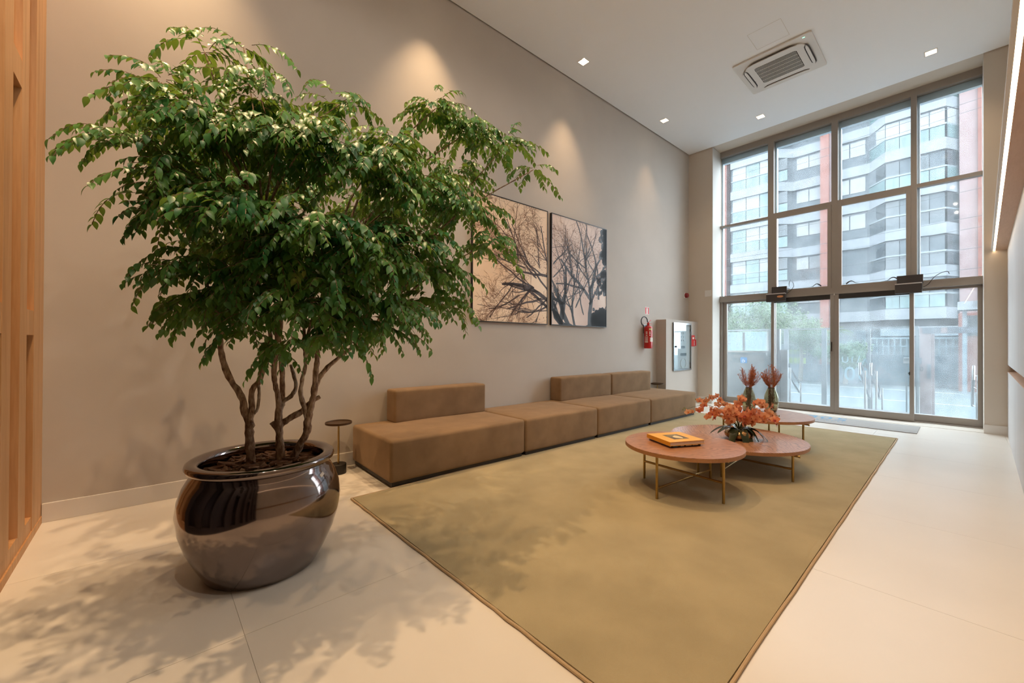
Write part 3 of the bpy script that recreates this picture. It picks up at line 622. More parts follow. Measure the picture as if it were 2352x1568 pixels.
# ------------------------------------------------------------------ orchid bowl
OZ = 0.2835; OX, OY = -1.475, 4.375
bw = tag(obj('orchid_bowl', MB().lathe([(0, 0.002), (0.075, 0.002), (0.105, 0.012), (0.128, 0.036), (0.130, 0.058), (0.115, 0.082), (0.088, 0.098), (0.080, 0.100), (0.078, 0.096), (0.105, 0.076), (0.118, 0.055), (0.09, 0.02), (0, 0.015)], 40,
      wob=lambda a, k, z: 1 + 0.012 * math.sin(9 * a + k * 1.7)), M['gold'], smooth='all', loc=(OX, OY, OZ)), 'hammered gold round bowl on the lower coffee table', 'bowl')
VR, VF = Vector((_r.x, _r.y, 0)), Vector((_f.x, _f.y, 0)).normalized()
oc = thing('orchid', 'coral orange orchid arrangement with dark strap leaves in the gold bowl', 'flowers', (OX, OY, OZ + 0.09))
def strap_leaf(L, wd, rise, fall):
    n = 9; vs = []; fs = []
    for i in range(n + 1):
        t = i / n; w_ = wd * (math.sin(math.pi * min(1, 0.12 + t * 0.88)) ** 0.6) * (1 if i < n else 0.02)
        x = L * t * (1 - 0.12 * t * t); z = rise * math.sin(math.pi * 0.5 * min(1, t * 1.8)) - fall * max(0, t - 0.25) ** 1.6
        vs += [(x, -w_ / 2, z + 0.10 * w_), (x, 0, z), (x, w_ / 2, z + 0.10 * w_)]
    for i in range(n):
        for j in range(2): a = i * 3 + j; fs.append((a, a + 3, a + 4, a + 1))
    mb = MB(); mb.add(vs, fs); return mb.mesh('leaf', M['orchid_leaf'], 'all')
for ang, L, wd, rise, fall in ((200, 0.30, 0.055, 0.045, 0.10), (170, 0.29, 0.06, 0.035, 0.14), (222, 0.24, 0.075, 0.03, 0.34), (262, 0.20, 0.075, 0.02, 0.34), (285, 0.17, 0.08, 0.02, 0.36), (330, 0.30, 0.075, 0.02, 0.28), (350, 0.24, 0.085, 0.03, 0.20), (20, 0.2, 0.06, 0.09, 0.05), (310, 0.2, 0.07, 0.03, 0.3), (100, 0.2, 0.06, 0.05, 0.2)):
    a = R(ang); dv = VR * math.cos(a) + VF * math.sin(a); link('leaf', strap_leaf(L, wd, rise, fall), oc, loc=(dv.x * 0.02, dv.y * 0.02, 0.0), rot=(0, 0, math.atan2(dv.y, dv.x)))
def flower_mesh():
    mb = MB()
    def petal(ang, L, wd, tilt, base=0.003):
        ca, sa = math.cos(ang), math.sin(ang); n = 5; vs = []; fs = []
        for i in range(n + 1):
            t = i / n; w_ = wd * math.sin(math.pi * (0.10 + 0.86 * t)) ** 0.75; r_ = base + L * t; z = tilt * t * t
            for s_ in (-1, 0, 1):
                yy = s_ * w_ / 2; zz = z + (0.0 if s_ == 0 else 0.10 * w_); vs.append((r_ * ca - yy * sa, r_ * sa + yy * ca, zz))
        for i in range(n):
            for j in range(2): a = i * 3 + j; fs.append((a, a + 3, a + 4, a + 1))
        mb.add(vs, fs)
    petal(R(90), 0.030, 0.021, -0.004); petal(R(218), 0.029, 0.020, -0.003); petal(R(322), 0.029, 0.020, -0.003)
    petal(R(12), 0.034, 0.034, 0.006); petal(R(168), 0.034, 0.034, 0.006)
    mb.cur = 1; petal(R(270), 0.019, 0.016, 0.016, 0.0); petal(R(225), 0.013, 0.011, 0.013, 0.0); petal(R(315), 0.013, 0.011, 0.013, 0.0)
    return mb.mesh('flower', [M['petal'], M['lip']], 'all')
FL = flower_mesh(); rnd = random.Random(11)
BUD = MB().lathe([(0, -0.010), (0.004, -0.007), (0.0055, 0), (0.004, 0.007), (0, 0.010)], 8).mesh('bud', M['bud'], 'all')
def spray(px, pz, pd, n, sz=1.0, buds=2):
    # arching flower stem in the arrangement, reaching px to the side, pz up, pd towards the back
    Q = []
    for i in range(15):
        t = i / 14; s_ = t ** 1.15
        p = VR * (px * s_) + VF * (pd * s_) + Vector((0, 0, 1)) * (pz * math.sin(math.pi * 0.5 * min(1, t * 1.25)) - 0.09 * max(0, t - 0.62) ** 1.3 * 2)
        Q.append(p)
    obj('flower_stem', MB().tube(Q, [0.0036 - 0.0022 * i / 14 for i in range(15)], 6), M['stem'], oc, True)
    for k in range(n):
        t = 0.30 + 0.66 * k / max(1, n - 1); i = min(13, int(t * 14)); p = Q[i].lerp(Q[i + 1], t * 14 - i)
        side = VR * rnd.uniform(-0.030, 0.030) - VF * rnd.uniform(-0.01, 0.045) + Vector((0, 0, rnd.uniform(-0.050, 0.018)))
        face = (-VF * rnd.uniform(0.5, 1) + VR * rnd.uniform(-0.8, 0.8) + Vector((0, 0, rnd.uniform(-0.3, 0.5)))).normalized()
        up = Vector((0, 0, 1)); xx = up.cross(face).normalized(); yy = face.cross(xx)
        mw = Matrix(((xx.x, yy.x, face.x, p.x + side.x), (xx.y, yy.y, face.y, p.y + side.y), (xx.z, yy.z, face.z, p.z + side.z), (0, 0, 0, 1))) @ Matrix.Rotation(rnd.uniform(-0.5, 0.5), 4, 'Z') @ Matrix.Scale(1.3 * sz * rnd.uniform(0.82, 1.12) * (1.0 - 0.22 * t), 4)
        link('flower', FL, oc, mw=mw)
    for b in range(buds): q = Q[-1] + VR * (0.012 * (b + 1)) * (1 if px > 0 else -1) + Vector((0, 0, rnd.uniform(-0.012, 0.012))); link('bud', BUD, oc, loc=tuple(q))
for args in ((-0.53, 0.26, -0.02, 13, 0.95, 3), (-0.40, 0.335, 0.05, 12, 0.95, 1), (-0.36, 0.20, -0.10, 11, 1.0, 0), (-0.20, 0.24, -0.12, 9, 1.05, 0), (0.03, 0.33, 0.04, 9, 1.0, 0), (0.30, 0.28, -0.02, 11, 1.05, 1), (0.26, 0.17, -0.14, 11, 1.2, 0), (0.36, 0.20, -0.04, 9, 1.1, 1), (0.10, 0.21, -0.15, 9, 1.2, 0), (-0.10, 0.26, -0.02, 8, 1.0, 0)): spray(*args)
# ------------------------------------------------------------------ vases with dried flowers
def vase(x, y, h, r, label, flabel, spread):
    z0 = 0.3824
    prof = [(0, 0.003), (0.55 * r, 0.0), (0.72 * r, 0.006), (0.92 * r, 0.22 * h), (1.0 * r, 0.42 * h), (0.93 * r, 0.65 * h), (0.70 * r, 0.85 * h), (0.52 * r, 0.95 * h), (0.50 * r, h), (0.47 * r, h), (0.47 * r, 0.95 * h), (0.65 * r, 0.84 * h), (0.88 * r, 0.64 * h), (0.95 * r, 0.42 * h), (0.87 * r, 0.22 * h), (0.62 * r, 0.02 * h), (0, 0.014)]
    tag(obj('glass_vase', MB().lathe(prof, 48, wob=lambda a, k, z: 1 + 0.045 * abs(math.sin(7 * a)) - 0.03), M['vase'], smooth='all', loc=(x, y, z0)), label, 'vase', 'ribbed glass vases')
    t = thing('dried_flowers', flabel, 'dried flowers', (x, y, z0 + 0.02), 0, 'dried flower bunches'); rn = random.Random(int(x * 1000))
    for k in range(34):
        a = rn.uniform(0, 6.28); q_ = rn.random() ** 0.6; sp = q_ * spread; hh = h + (0.30 - 0.13 * q_ ** 2) * rn.uniform(0.72, 1.0)
        mb = MB(); base = Vector((math.cos(a) * 0.3 * r * rn.random(), math.sin(a) * 0.3 * r * rn.random(), 0.01)); neck = Vector((math.cos(a) * 0.36 * r, math.sin(a) * 0.36 * r, h - 0.015)); tip = Vector((math.cos(a) * sp, math.sin(a) * sp, hh - 0.02))
        Q = [base, neck.lerp(base, 0.4), neck, neck.lerp(tip, 0.5) + Vector((math.cos(a), math.sin(a), 0)) * 0.01, tip]
        mb.tube(Q, [0.0022, 0.0022, 0.002, 0.0016, 0.0008], 4)
        for j in range(15):
            u = 0.08 + 0.88 * j / 14; p = neck.lerp(tip, u); d = (Vector((rn.gauss(0, 1), rn.gauss(0, 1), 0)).normalized() * 0.75 + (tip - neck).normalized() * 0.7).normalized(); l = rn.uniform(0.025, 0.05) * (1.15 - 0.75 * u)
            mb.tube([p, p + d * l], [0.0010, 0.0006], 3, cap=False)
            for i in range(6):
                c = p + d * l * (i + 1) / 6; e_ = Vector((rn.gauss(0, 1), rn.gauss(0, 1), rn.gauss(0.6, 0.8))).normalized(); s_ = e_.orthogonal().normalized() * 0.0026; ll = rn.uniform(0.007, 0.013)
                mb.add([c, c + e_ * ll * 0.5 + s_, c + e_ * ll, c + e_ * ll * 0.5 - s_], [(0, 1, 2, 3)])
        for j in range(14):
            u = rn.random(); p = base.lerp(neck, u); d = Vector((math.cos(rn.uniform(0, 6.28)), math.sin(rn.uniform(0, 6.28)), 0.5)); sdv = d.orthogonal().normalized() * 0.004; l = 0.018 * (1 if u < 0.8 else 0.4)
            mb.add([p, p + d * l * 0.5 + sdv, p + d * l, p + d * l * 0.5 - sdv], [(0, 1, 2, 3)])
        obj('sprig', mb, M['dried'], t)
vase(-1.735, 5.470, 0.315, 0.074, 'ribbed olive glass vase, left of the pair on the far table', 'rust dried flower bunch in the left glass vase, wider one', 0.145)
vase(-1.585, 5.800, 0.300, 0.080, 'ribbed olive glass vase, right of the pair on the far table', 'rust dried flower bunch in the right glass vase, narrower one', 0.115)
# ------------------------------------------------------------------ doormat
dm = thing('doormat', 'long grey doormat with blue numerals lying before the glass doors', 'doormat', (-1.525, 8.19, 0.0))
box('mat_body', M['mat_grey'], -1.125, 1.125, -0.335, 0.375, 0.0005, 0.010, dm)
nm = textmesh('numerals', '805', 0.40, M['mat_blue'], 0.0006, spacing=1.15)
for v in nm.vertices: v.co.x *= 0.86; v.co.y *= 1.0
link('numerals', nm, dm, loc=(0.035, 0.165, 0.0107))
for k, (x, w_) in enumerate(((-0.27, 0.05), (-0.20, 0.04), (-0.13, 0.055), (-0.03, 0.035), (0.03, 0.05), (0.10, 0.045), (0.17, 0.05), (0.24, 0.04), (0.30, 0.05))):
    mb = MB(); mb.box(x - w_ / 2, x - w_ / 2 + 0.012, -0.095, -0.035, 0.0101, 0.0107); mb.box(x - w_ / 2 + 0.012, x + w_ / 2, -0.095 if k % 2 else -0.05, -0.08 if k % 2 else -0.035, 0.0101, 0.0107)
    obj('small_lettering', mb, M['mat_blue'], dm)
# ------------------------------------------------------------------ fire extinguisher etc on the left wall
ex = thing('fire_extinguisher', 'red fire extinguisher with black hose hanging on the left wall', 'fire extinguisher', W(0.0, 6.80, 1.143), -SK)
obj('cylinder', MB().lathe([(0, 0), (0.068, 0), (0.074, 0.006), (0.075, 0.02), (0.075, 0.375), (0.071, 0.395), (0.055, 0.412), (0.030, 0.424), (0.022, 0.43), (0.0, 0.43)], 32, (0.092, 0)), M['red'], ex, True)
obj('valve', MB().lathe([(0, 0.428), (0.018, 0.428), (0.024, 0.445), (0.024, 0.47), (0.014, 0.478), (0, 0.48)], 16, (0.092, 0)), M['red'], ex, True)
hd = MB(); hd.add([(0.095, 0.0, 0.466), (0.088, 0.0, 0.466), (0.088, 0.11, 0.452), (0.096, 0.11, 0.452), (0.095, 0.0, 0.474), (0.088, 0.0, 0.474), (0.088, 0.11, 0.458), (0.096, 0.11, 0.458)], [(0, 1, 2, 3), (4, 7, 6, 5), (0, 3, 7, 4), (1, 5, 6, 2), (3, 2, 6, 7), (0, 4, 5, 1)])
obj('carry_handle', hd, M['sign_red'], ex)
obj('lever', MB().tube([(0.092, 0.012, 0.478), (0.092, 0.05, 0.505), (0.092, 0.09, 0.53)], 0.0055, 6), M['sign_red'], ex, True)
hp = [(0.092, 0.006, 0.475)] + [(0.075, -0.105 + 0.105 * math.cos(R(a)), 0.50 + 0.085 * math.sin(R(a))) for a in range(0, 290, 20)] + [(0.085, -0.03, 0.424)]
obj('hose', MB().tube(hp, 0.0095, 8), M['hose'], ex, True)
def wrap(name, z0, z1, a0, a1, m, rr=0.0757):
    n = 10; mb = MB(); vs = []
    for i in range(n + 1): a = R(a0 + (a1 - a0) * i / n); vs += [(0.092 + rr * math.cos(a), rr * math.sin(a), z0), (0.092 + rr * math.cos(a), rr * math.sin(a), z1)]
    mb.add(vs, [(2 * i, 2 * i + 2, 2 * i + 3, 2 * i + 1) for i in range(n)]); return obj(name, mb, m, ex, True)
wrap('tag_label', 0.335, 0.372, -50, 0, M['cream_label']); wrap('pale_label', 0.125, 0.20, -35, 30, M['white'])
for z in (0.295, 0.268, 0.235): wrap('printed_line', z, z + 0.014, -95, -70, M['white']); wrap('printed_mark', z, z + 0.018, -45, -28, M['white'], 0.0758)
for z in (0.205, 0.180, 0.155, 0.130, 0.110): wrap('printed_line', z, z + 0.012, -110, -62, M['white'])
box('bracket', M['steel'], 0.0005, 0.02, -0.02, 0.02, 0.28, 0.44, ex)
sg = thing('extinguisher_sign', 'small red and white extinguisher sign on the left wall', 'sign', W(0.0006, 6.905, 1.853), -SK)
box('plate', M['white'], 0, 0.003, -0.072, 0.072, -0.07, 0.07, sg); box('red_field', M['sign_red'], 0.0031, 0.0036, -0.064, 0.064, -0.062, 0.062, sg)
box('pictogram', M['white'], 0.0037, 0.0042, -0.022, 0.022, -0.06, 0.045, sg); box('pictogram_top', M['white'], 0.0037, 0.0042, -0.009, 0.012, 0.046, 0.058, sg)
al = thing('alarm_siren', 'round dark red alarm siren high in the far left corner', 'alarm', W(0.0005, 8.40, 2.262), -SK)
box('back_plate', M['white_plastic'], 0, 0.018, -0.055, 0.055, -0.058, 0.058, al, 0.004)
dmb = MB(); dmb.lathe([(0.052, 0), (0.052, 0.03), (0.044, 0.05), (0.025, 0.06), (0, 0.062)], 24)
obj('dome', dmb, M['dark_red'], al, True, loc=(0.0185, 0.0, 0), rot=(0, math.pi / 2, 0))
wp = thing('blank_wall_plate', 'blank white wall plate on the pier left of the window', 'wall plate', (-3.517, YI - 0.0005, 2.285))
box('plate', M['white_plastic'], -0.064, 0.064, -0.008, 0, -0.064, 0.064, wp, 0.003); box('inner_cover', M['white_plastic'], -0.05, 0.05, -0.0105, -0.0082, -0.05, 0.05, wp)
# glass cabinet in the housing
cb = thing('hose_cabinet', 'steel framed glass fronted cabinet door in the corner wall block', 'cabinet', W(0.2005, 7.862, 0.70), -SK)
w_, h_ = 0.365, 0.95
box('back', M['cab_back'], 0.0, 0.004, -w_ + 0.02, w_ - 0.02, 0.02, h_ - 0.02, cb)
for a, b, c, d in ((-w_, -w_ + 0.022, 0, h_), (w_ - 0.022, w_, 0, h_), (-w_ + 0.022, w_ - 0.022, 0, 0.03), (-w_ + 0.022, w_ - 0.022, h_ - 0.034, h_)): box('frame_bar', M['steel'], 0.0, 0.028, a, b, c, d, cb)
box('door_glass', M['cab_glass'], 0.017, 0.021, -w_ + 0.022, w_ - 0.022, 0.03, h_ - 0.034, cb)
obj('door_knob', MB().tube([(0.021, -w_ + 0.075, h_ * 0.5), (0.045, -w_ + 0.075, h_ * 0.5)], 0.016, 12), M['black'], cb, True)
for z in (0.125, 0.815): obj('hinge', MB().tube([(0.03, w_ - 0.03, z - 0.02), (0.03, w_ - 0.03, z + 0.02)], 0.013, 10), M['steel'], cb, True)
for (y0, z0, y1, z1) in ((-0.02, 0.44, 0.13, 0.49), (-0.06, 0.29, 0.19, 0.345)): box('notice', M['lift_trim'], 0.0045, 0.0055, y0, y1, z0, z1, cb)
for k in range(6): box('pictogram', M['grille_dark'], 0.0045, 0.0055, -0.03 + 0.08 * (k % 2), -0.008 + 0.08 * (k % 2), 0.735 - 0.075 * (k // 2), 0.758 - 0.075 * (k // 2), cb)
obj('hose_coil', MB().tube([(0.012, 0.05 + 0.11 * math.cos(R(a)), 0.14 + 0.10 * math.sin(R(a))) for a in range(0, 375, 15)], 0.005, 6), M['white'], cb, True)
cl = thing('call_point', 'red fire alarm call point on the corner wall block right of the cabinet', 'alarm', W(0.2005, 8.305, 1.18), -SK)
box('body', M['red'], 0, 0.035, -0.085, 0.055, 0.0, 0.23, cl, 0.006); box('hammer_clip', M['red'], 0.008, 0.05, 0.056, 0.095, 0.01, 0.145, cl, 0.004)
box('window', M['white'], 0.0352, 0.037, -0.045, 0.01, 0.15, 0.19, cl); box('label', M['white'], 0.0352, 0.037, 0.02, 0.035, 0.02, 0.12, cl)
# ------------------------------------------------------------------ two framed prints
def branches2d(mb_b, mb_t, rn, p, ang, L, wd, depth, W_, H_, spread=0.55, up=0.0):
    # flat printed ribbon that forks
    n = 5; q = p.copy(); a = ang; d0 = Vector((math.cos(a), math.sin(a))); pts = [(q - d0 * wd * 1.6, wd * (1.0 if wd > 0.04 else 0.55)), (q.copy(), wd)]
    for i in range(n):
        a += rn.uniform(-0.22, 0.22) + up * (math.pi / 2 - a) * 0.06
        q = q + Vector((math.cos(a), math.sin(a))) * L / n
        if not (-W_ < q.x < W_ and -H_ < q.y < H_):
            pts.append((q.copy(), wd * 0.5)); break
        pts.append((q.copy(), wd * (1 - 0.45 * (i + 1) / n)))
    tgt = mb_t if wd < 0.0062 else mb_b
    if len(pts) > 1:
        vs = []
        for i, (c, w__) in enumerate(pts):
            d = (pts[min(i + 1, len(pts) - 1)][0] - pts[max(i - 1, 0)][0]); d = d.normalized() if d.length > 0 else Vector((1, 0)); nn = Vector((-d.y, d.x)) * w__ / 2
            l, r = c + nn, c - nn; vs += [(0.0315, max(-W_, min(W_, l.x)), max(-H_, min(H_, l.y))), (0.0315, max(-W_, min(W_, r.x)), max(-H_, min(H_, r.y)))]
        tgt.add(vs, [(2 * i, 2 * i + 2, 2 * i + 3, 2 * i + 1) for i in range(len(pts) - 1)])
    if depth > 0 and len(pts) > 2:
        for k in range(rn.choice((2, 3, 3))):
            i = rn.randint(1, len(pts) - 1); c, w__ = pts[i]
            branches2d(mb_b, mb_t, rn, c, a + rn.choice((-1, 1)) * rn.uniform(0.25, spread + 0.3), L * rn.uniform(0.5, 0.8), max(0.003, w__ * rn.uniform(0.45, 0.7)), depth - 1, W_, H_, spread, up)
def blob(mb, rn, cx, cy, r, W_, H_, n=22, x=0.0318):
    P = []
    for i in range(n):
        a = 2 * math.pi * i / n; rr = r * rn.uniform(0.72, 1.12); P.append((x, max(-W_, min(W_, cx + rr * math.cos(a))), max(-H_, min(H_, cy + rr * math.sin(a)))))
    mb.add(P + [(x, max(-W_, min(W_, cx)), max(-H_, min(H_, cy)))], [(i, (i + 1) % n, n) for i in range(n)])
def picture(s0, s1, z0, z1, label, sky, bm_, which):
    t = thing('framed_print', label, 'picture', W(0.001, (s0 + s1) / 2, (z0 + z1) / 2), -SK, 'framed tree prints on the left wall')
    w_, h_ = (s1 - s0) / 2, (z1 - z0) / 2
    for a, b, c, d in ((-w_, -w_ + 0.011, -h_, h_), (w_ - 0.011, w_, -h_, h_), (-w_ + 0.011, w_ - 0.011, -h_, -h_ + 0.011), (-w_ + 0.011, w_ - 0.011, h_ - 0.011, h_)): box('frame_bar', M['black'], 0, 0.036, a, b, c, d, t)
    pr_ = box('print', sky, 0.002, 0.031, -w_ + 0.011, w_ - 0.011, -h_ + 0.011, h_ - 0.011, t)
    Wc, Hc = w_ - 0.012, h_ - 0.012; rn = random.Random(5 + which); b = MB(); tw = MB()
    B = lambda x, y, a, L, wd, dp, sp=0.5, up=0.0: branches2d(b, tw, rn, Vector((x, y)), R(a), L, wd, dp, Wc, Hc, sp, up)
    if which == 0:
        for (x, y, a, L, wd) in ((Wc, -0.46, 152, 0.85, 0.062), (Wc, -0.56, 146, 0.9, 0.05), (Wc, -0.12, 172, 0.6, 0.04), (Wc, -0.30, 140, 0.8, 0.034), (0.45, -0.36, 172, 0.6, 0.03), (0.35, -0.30, 165, 0.7, 0.03), (0.40, -0.15, 150, 0.75, 0.03), (0.2, -0.05, 165, 0.6, 0.022), (Wc, 0.1, 120, 0.5, 0.03), (0.3, 0.0, 118, 0.6, 0.024), (0.1, 0.05, 110, 0.55, 0.02), (0.5, 0.0, 105, 0.55, 0.02), (-0.1, 0.1, 120, 0.5, 0.016), (0.25, -0.62, 190, 0.5, 0.012), (0.1, -0.45, 205, 0.55, 0.02), (Wc, -0.62, 178, 0.5, 0.014)): B(x, y, a, L, wd, 5, 0.5, 0.02)
        for k in range(700): blob(tw, rn, rn.uniform(-0.3, Wc), rn.uniform(0.1, 0.5) + rn.uniform(-0.25, 0.1), rn.uniform(0.003, 0.010), Wc, Hc, 7, 0.0319)
        for k in range(60): blob(tw, rn, rn.uniform(-0.4, Wc), rn.uniform(-0.78, -0.6), rn.uniform(0.003, 0.010), Wc, Hc, 7, 0.0319)
    else:
        for (x, y, a, L, wd, dp) in ((-0.45, -Hc, 125, 0.9, 0.13, 3), (-0.30, -Hc, 118, 0.95, 0.10, 3), (-0.15, -Hc, 112, 0.8, 0.05, 3), (0.22, -Hc, 90, 1.0, 0.10, 1), (0.22, -0.25, 97, 0.8, 0.05, 4), (0.24, -0.2, 66, 0.6, 0.05, 4), (0.2, -0.35, 140, 0.85, 0.06, 3), (0.12, 0.1, 92, 0.75, 0.04, 4), (0.45, -0.3, 90, 1.0, 0.045, 4), (-0.6, 0.1, 50, 0.5, 0.025, 3), (-0.6, -0.1, 40, 0.6, 0.022, 3), (-0.1, -0.5, 60, 0.8, 0.03, 4), (0.05, -0.6, 120, 0.7, 0.03, 4), (-0.1, 0.1, 75, 0.6, 0.02, 4), (-0.4, 0.2, 80, 0.5, 0.016, 4)): B(x, y, a, L, wd, dp, 0.45, 0.08)
        for k in range(90): blob(b, rn, rn.uniform(0.28, Wc), rn.uniform(-0.80, -0.50 - 0.25 * rn.random()), rn.uniform(0.02, 0.09), Wc, Hc, 11)
        for k in range(70): blob(b, rn, Wc - abs(rn.gauss(0, 0.10)), rn.uniform(-0.30, 0.10), rn.uniform(0.015, 0.06), Wc, Hc, 11)
        for k in range(70): blob(b, rn, Wc - abs(rn.gauss(0, 0.06)), rn.uniform(0.25, Hc), rn.uniform(0.02, 0.08), Wc, Hc, 11)
        for k in range(800): blob(tw, rn, rn.uniform(-Wc, 0.5), rn.uniform(-0.4, 0.65), rn.uniform(0.003, 0.010), Wc, Hc, 7, 0.0319)
    obj('printed_twigs', tw, M['art_twig'], pr_); obj('printed_branches', b, bm_, pr_)
picture(2.862, 4.190, 1.497, 3.143, 'black framed sunset print of bare branches, partly hidden by the potted tree', M['art_sky'], M['art_branch'], 0)
picture(4.268, 5.598, 1.497, 3.143, 'black framed dusk print of upright trees, right of the pair', M['art_sky2'], M['art_branch2'], 1)
DENS = 2.7
STEMS={"A":[[-2.636,0.424,0.567,0.03],[-2.639,0.419,0.675,0.028],[-2.641,0.417,0.772,0.027]],"A1":[[-2.641,0.417,0.761,0.024],[-2.657,0.398,0.826,0.023],[-2.648,0.378,0.925,0.021],[-2.669,0.324,1.034,0.02],[-2.668,0.294,1.141,0.018],[-2.65,0.283,1.225,0.016],[-2.624,0.282,1.297,0.013],[-2.596,0.253,1.396,0.01]],"A2":[[-2.639,0.419,0.772,0.021],[-2.644,0.428,0.857,0.02],[-2.667,0.431,0.952,0.019],[-2.649,0.465,1.006,0.018],[-2.65,0.493,1.126,0.017],[-2.666,0.52,1.237,0.014],[-2.7,0.511,1.351,0.011]],"A3":[[-2.637,0.436,0.824,0.009],[-2.622,0.452,0.857,0.009],[-2.628,0.459,0.942,0.01],[-2.655,0.459,0.995,0.01]],"B":[[-2.614,0.568,0.544,0.03],[-2.62,0.561,0.656,0.026],[-2.623,0.557,0.768,0.025],[-2.625,0.553,0.902,0.019],[-2.626,0.536,0.992,0.017],[-2.617,0.531,1.082,0.017],[-2.582,0.539,1.215,0.016],[-2.569,0.522,1.313,0.014],[-2.547,0.486,1.397,0.012],[-2.526,0.45,1.499,0.01],[-2.503,0.414,1.607,0.009],[-2.429,0.435,1.742,0.008],[-2.403,0.434,1.837,0.006]],"B2":[[-2.62,0.56,0.812,0.018],[-2.629,0.579,0.877,0.017],[-2.621,0.618,0.908,0.015],[-2.623,0.645,0.963,0.014],[-2.653,0.64,1.03,0.013],[-2.687,0.632,1.087,0.011]],"B2b":[[-2.63,0.578,0.854,0.016],[-2.644,0.577,0.966,0.017],[-2.655,0.579,1.067,0.017],[-2.689,0.57,1.215,0.015],[-2.703,0.582,1.377,0.013],[-2.741,0.568,1.588,0.01]],"B3":[[-2.625,0.554,0.723,0.018],[-2.651,0.525,0.762,0.015]],"B4":[[-2.633,0.561,0.738,0.023],[-2.621,0.618,0.783,0.022],[-2.619,0.68,0.816,0.021],[-2.612,0.732,0.87,0.019],[-2.602,0.773,0.894,0.013]],"C":[[-2.621,0.62,0.544,0.029],[-2.576,0.655,0.626,0.027],[-2.537,0.683,0.708,0.025],[-2.521,0.684,0.778,0.024],[-2.519,0.701,0.855,0.022],[-2.528,0.721,0.954,0.021],[-2.542,0.734,1.078,0.019],[-2.558,0.745,1.181,0.016],[-2.574,0.756,1.309,0.014],[-2.587,0.77,1.475,0.012],[-2.606,0.837,1.698,0.009]],"C2":[[-2.524,0.682,0.766,0.016],[-2.52,0.67,0.83,0.016],[-2.516,0.645,0.916,0.015],[-2.502,0.644,0.995,0.014],[-2.466,0.654,1.095,0.012],[-2.448,0.644,1.183,0.01]],"C3":[[-2.536,0.726,0.964,0.018],[-2.549,0.756,1.019,0.017],[-2.56,0.804,1.075,0.016],[-2.566,0.886,1.144,0.014],[-2.578,0.962,1.198,0.012],[-2.58,1.049,1.28,0.01],[-2.554,1.196,1.438,0.008]]}
LOBES=[[-2.631,0.204,2.732,0.159,0.35],[-2.613,0.372,2.828,0.119,0.3],[-2.65,0.035,2.508,0.151,0.6],[-2.586,-0.041,2.135,0.164,0.9],[-2.648,-0.11,2.197,0.078,0.4],[-2.408,0.156,2.28,0.246,1.2],[-2.436,0.128,1.972,0.246,1.2],[-2.434,0.425,2.484,0.249,1],[-2.119,0.552,2.184,0.274,1.2],[-2.138,0.309,1.817,0.292,1.3],[-2.469,0.832,2.64,0.181,0.7],[-2.055,0.849,2.146,0.295,1.2],[-2.262,1.361,2.733,0.211,0.8],[-2.275,1.647,2.699,0.257,0.9],[-2.178,1.904,2.659,0.172,0.7],[-2.088,2.08,2.493,0.102,0.4],[-2.158,1.183,2.149,0.337,1.1],[-2.233,1.548,2.121,0.292,1],[-2.155,1.711,1.901,0.178,0.6],[-1.984,0.556,1.755,0.26,1.2],[-2.055,0.852,1.692,0.34,1.3],[-2.23,1.255,1.675,0.297,1.1],[-2.521,0.185,1.58,0.216,1],[-2.692,0.145,1.461,0.102,0.6],[-2.45,0.414,1.508,0.204,0.9],[-2.12,0.557,1.405,0.211,1],[-2.095,0.661,1.259,0.097,0.5],[-2.09,0.965,1.43,0.214,0.9],[-2.249,1.46,1.503,0.129,0.5],[-2.496,0.365,1.259,0.102,0.4],[-2.57,0.054,1.844,0.147,0.9],[-2.655,-0.041,1.928,0.063,0.4],[-2.789,0.629,2.212,0.405,1],[-3.114,0.267,2.318,0.405,1],[-2.72,1.156,2.152,0.393,1],[-2.608,1.726,2.521,0.335,0.8],[-2.676,0.909,1.691,0.337,0.8],[-3.043,0.351,1.832,0.297,0.8],[-2.576,0.5,1.189,0.097,0.3],[-2.695,0.218,1.375,0.116,0.5],[-3.145,0.081,2.571,0.233,0.8],[-2.204,0.462,1.615,0.232,1.1],[-2.088,0.668,1.496,0.216,1],[-2.556,0.297,1.44,0.181,0.9],[-2.136,0.84,1.332,0.163,0.8],[-2.283,0.602,1.215,0.113,0.5],[-2.167,1.021,2.359,0.224,0.8],[-2.147,0.447,2.179,0.246,1],[-2.339,0.233,2.219,0.205,0.9],[-2.609,0.685,1.654,0.311,1],[-2.118,1.08,1.837,0.273,1],[-2.666,0.471,1.784,0.323,1],[-2.122,0.93,1.311,0.131,0.6],[-2.292,1.338,1.497,0.168,0.7],[-2.632,0.212,1.439,0.136,0.7],[-2.404,0.466,1.373,0.136,0.7]]
# ------------------------------------------------------------------ plant pot
PX, PY = -2.585, 0.480
pot = thing('plant_pot', 'huge dark lustre glazed ceramic pot holding the indoor tree', 'plant pot', (PX, PY, 0.0))
prof = [(0.0, 0.002), (0.255, 0.0), (0.266, 0.006), (0.275, 0.02), (0.312, 0.09), (0.350, 0.175), (0.377, 0.265), (0.388, 0.35), (0.380, 0.42), (0.360, 0.48), (0.335, 0.525), (0.318, 0.548), (0.318, 0.556)]
rim = [(0.318, 0.557), (0.338, 0.560), (0.350, 0.570), (0.354, 0.584), (0.350, 0.597), (0.340, 0.604), (0.322, 0.606), (0.304, 0.602), (0.292, 0.592), (0.288, 0.575), (0.295, 0.53), (0.32, 0.46), (0.30, 0.40), (0.0, 0.40)]
obj('body', MB().lathe(prof, 96), M['glaze'], pot, 'all'); obj('rim', MB().lathe(rim, 96), M['glaze'], pot, 'all')
stm = MB().box(-0.014, 0.014, -0.001, 0.001, -0.009, 0.009).mesh('price_sticker', M['white'])
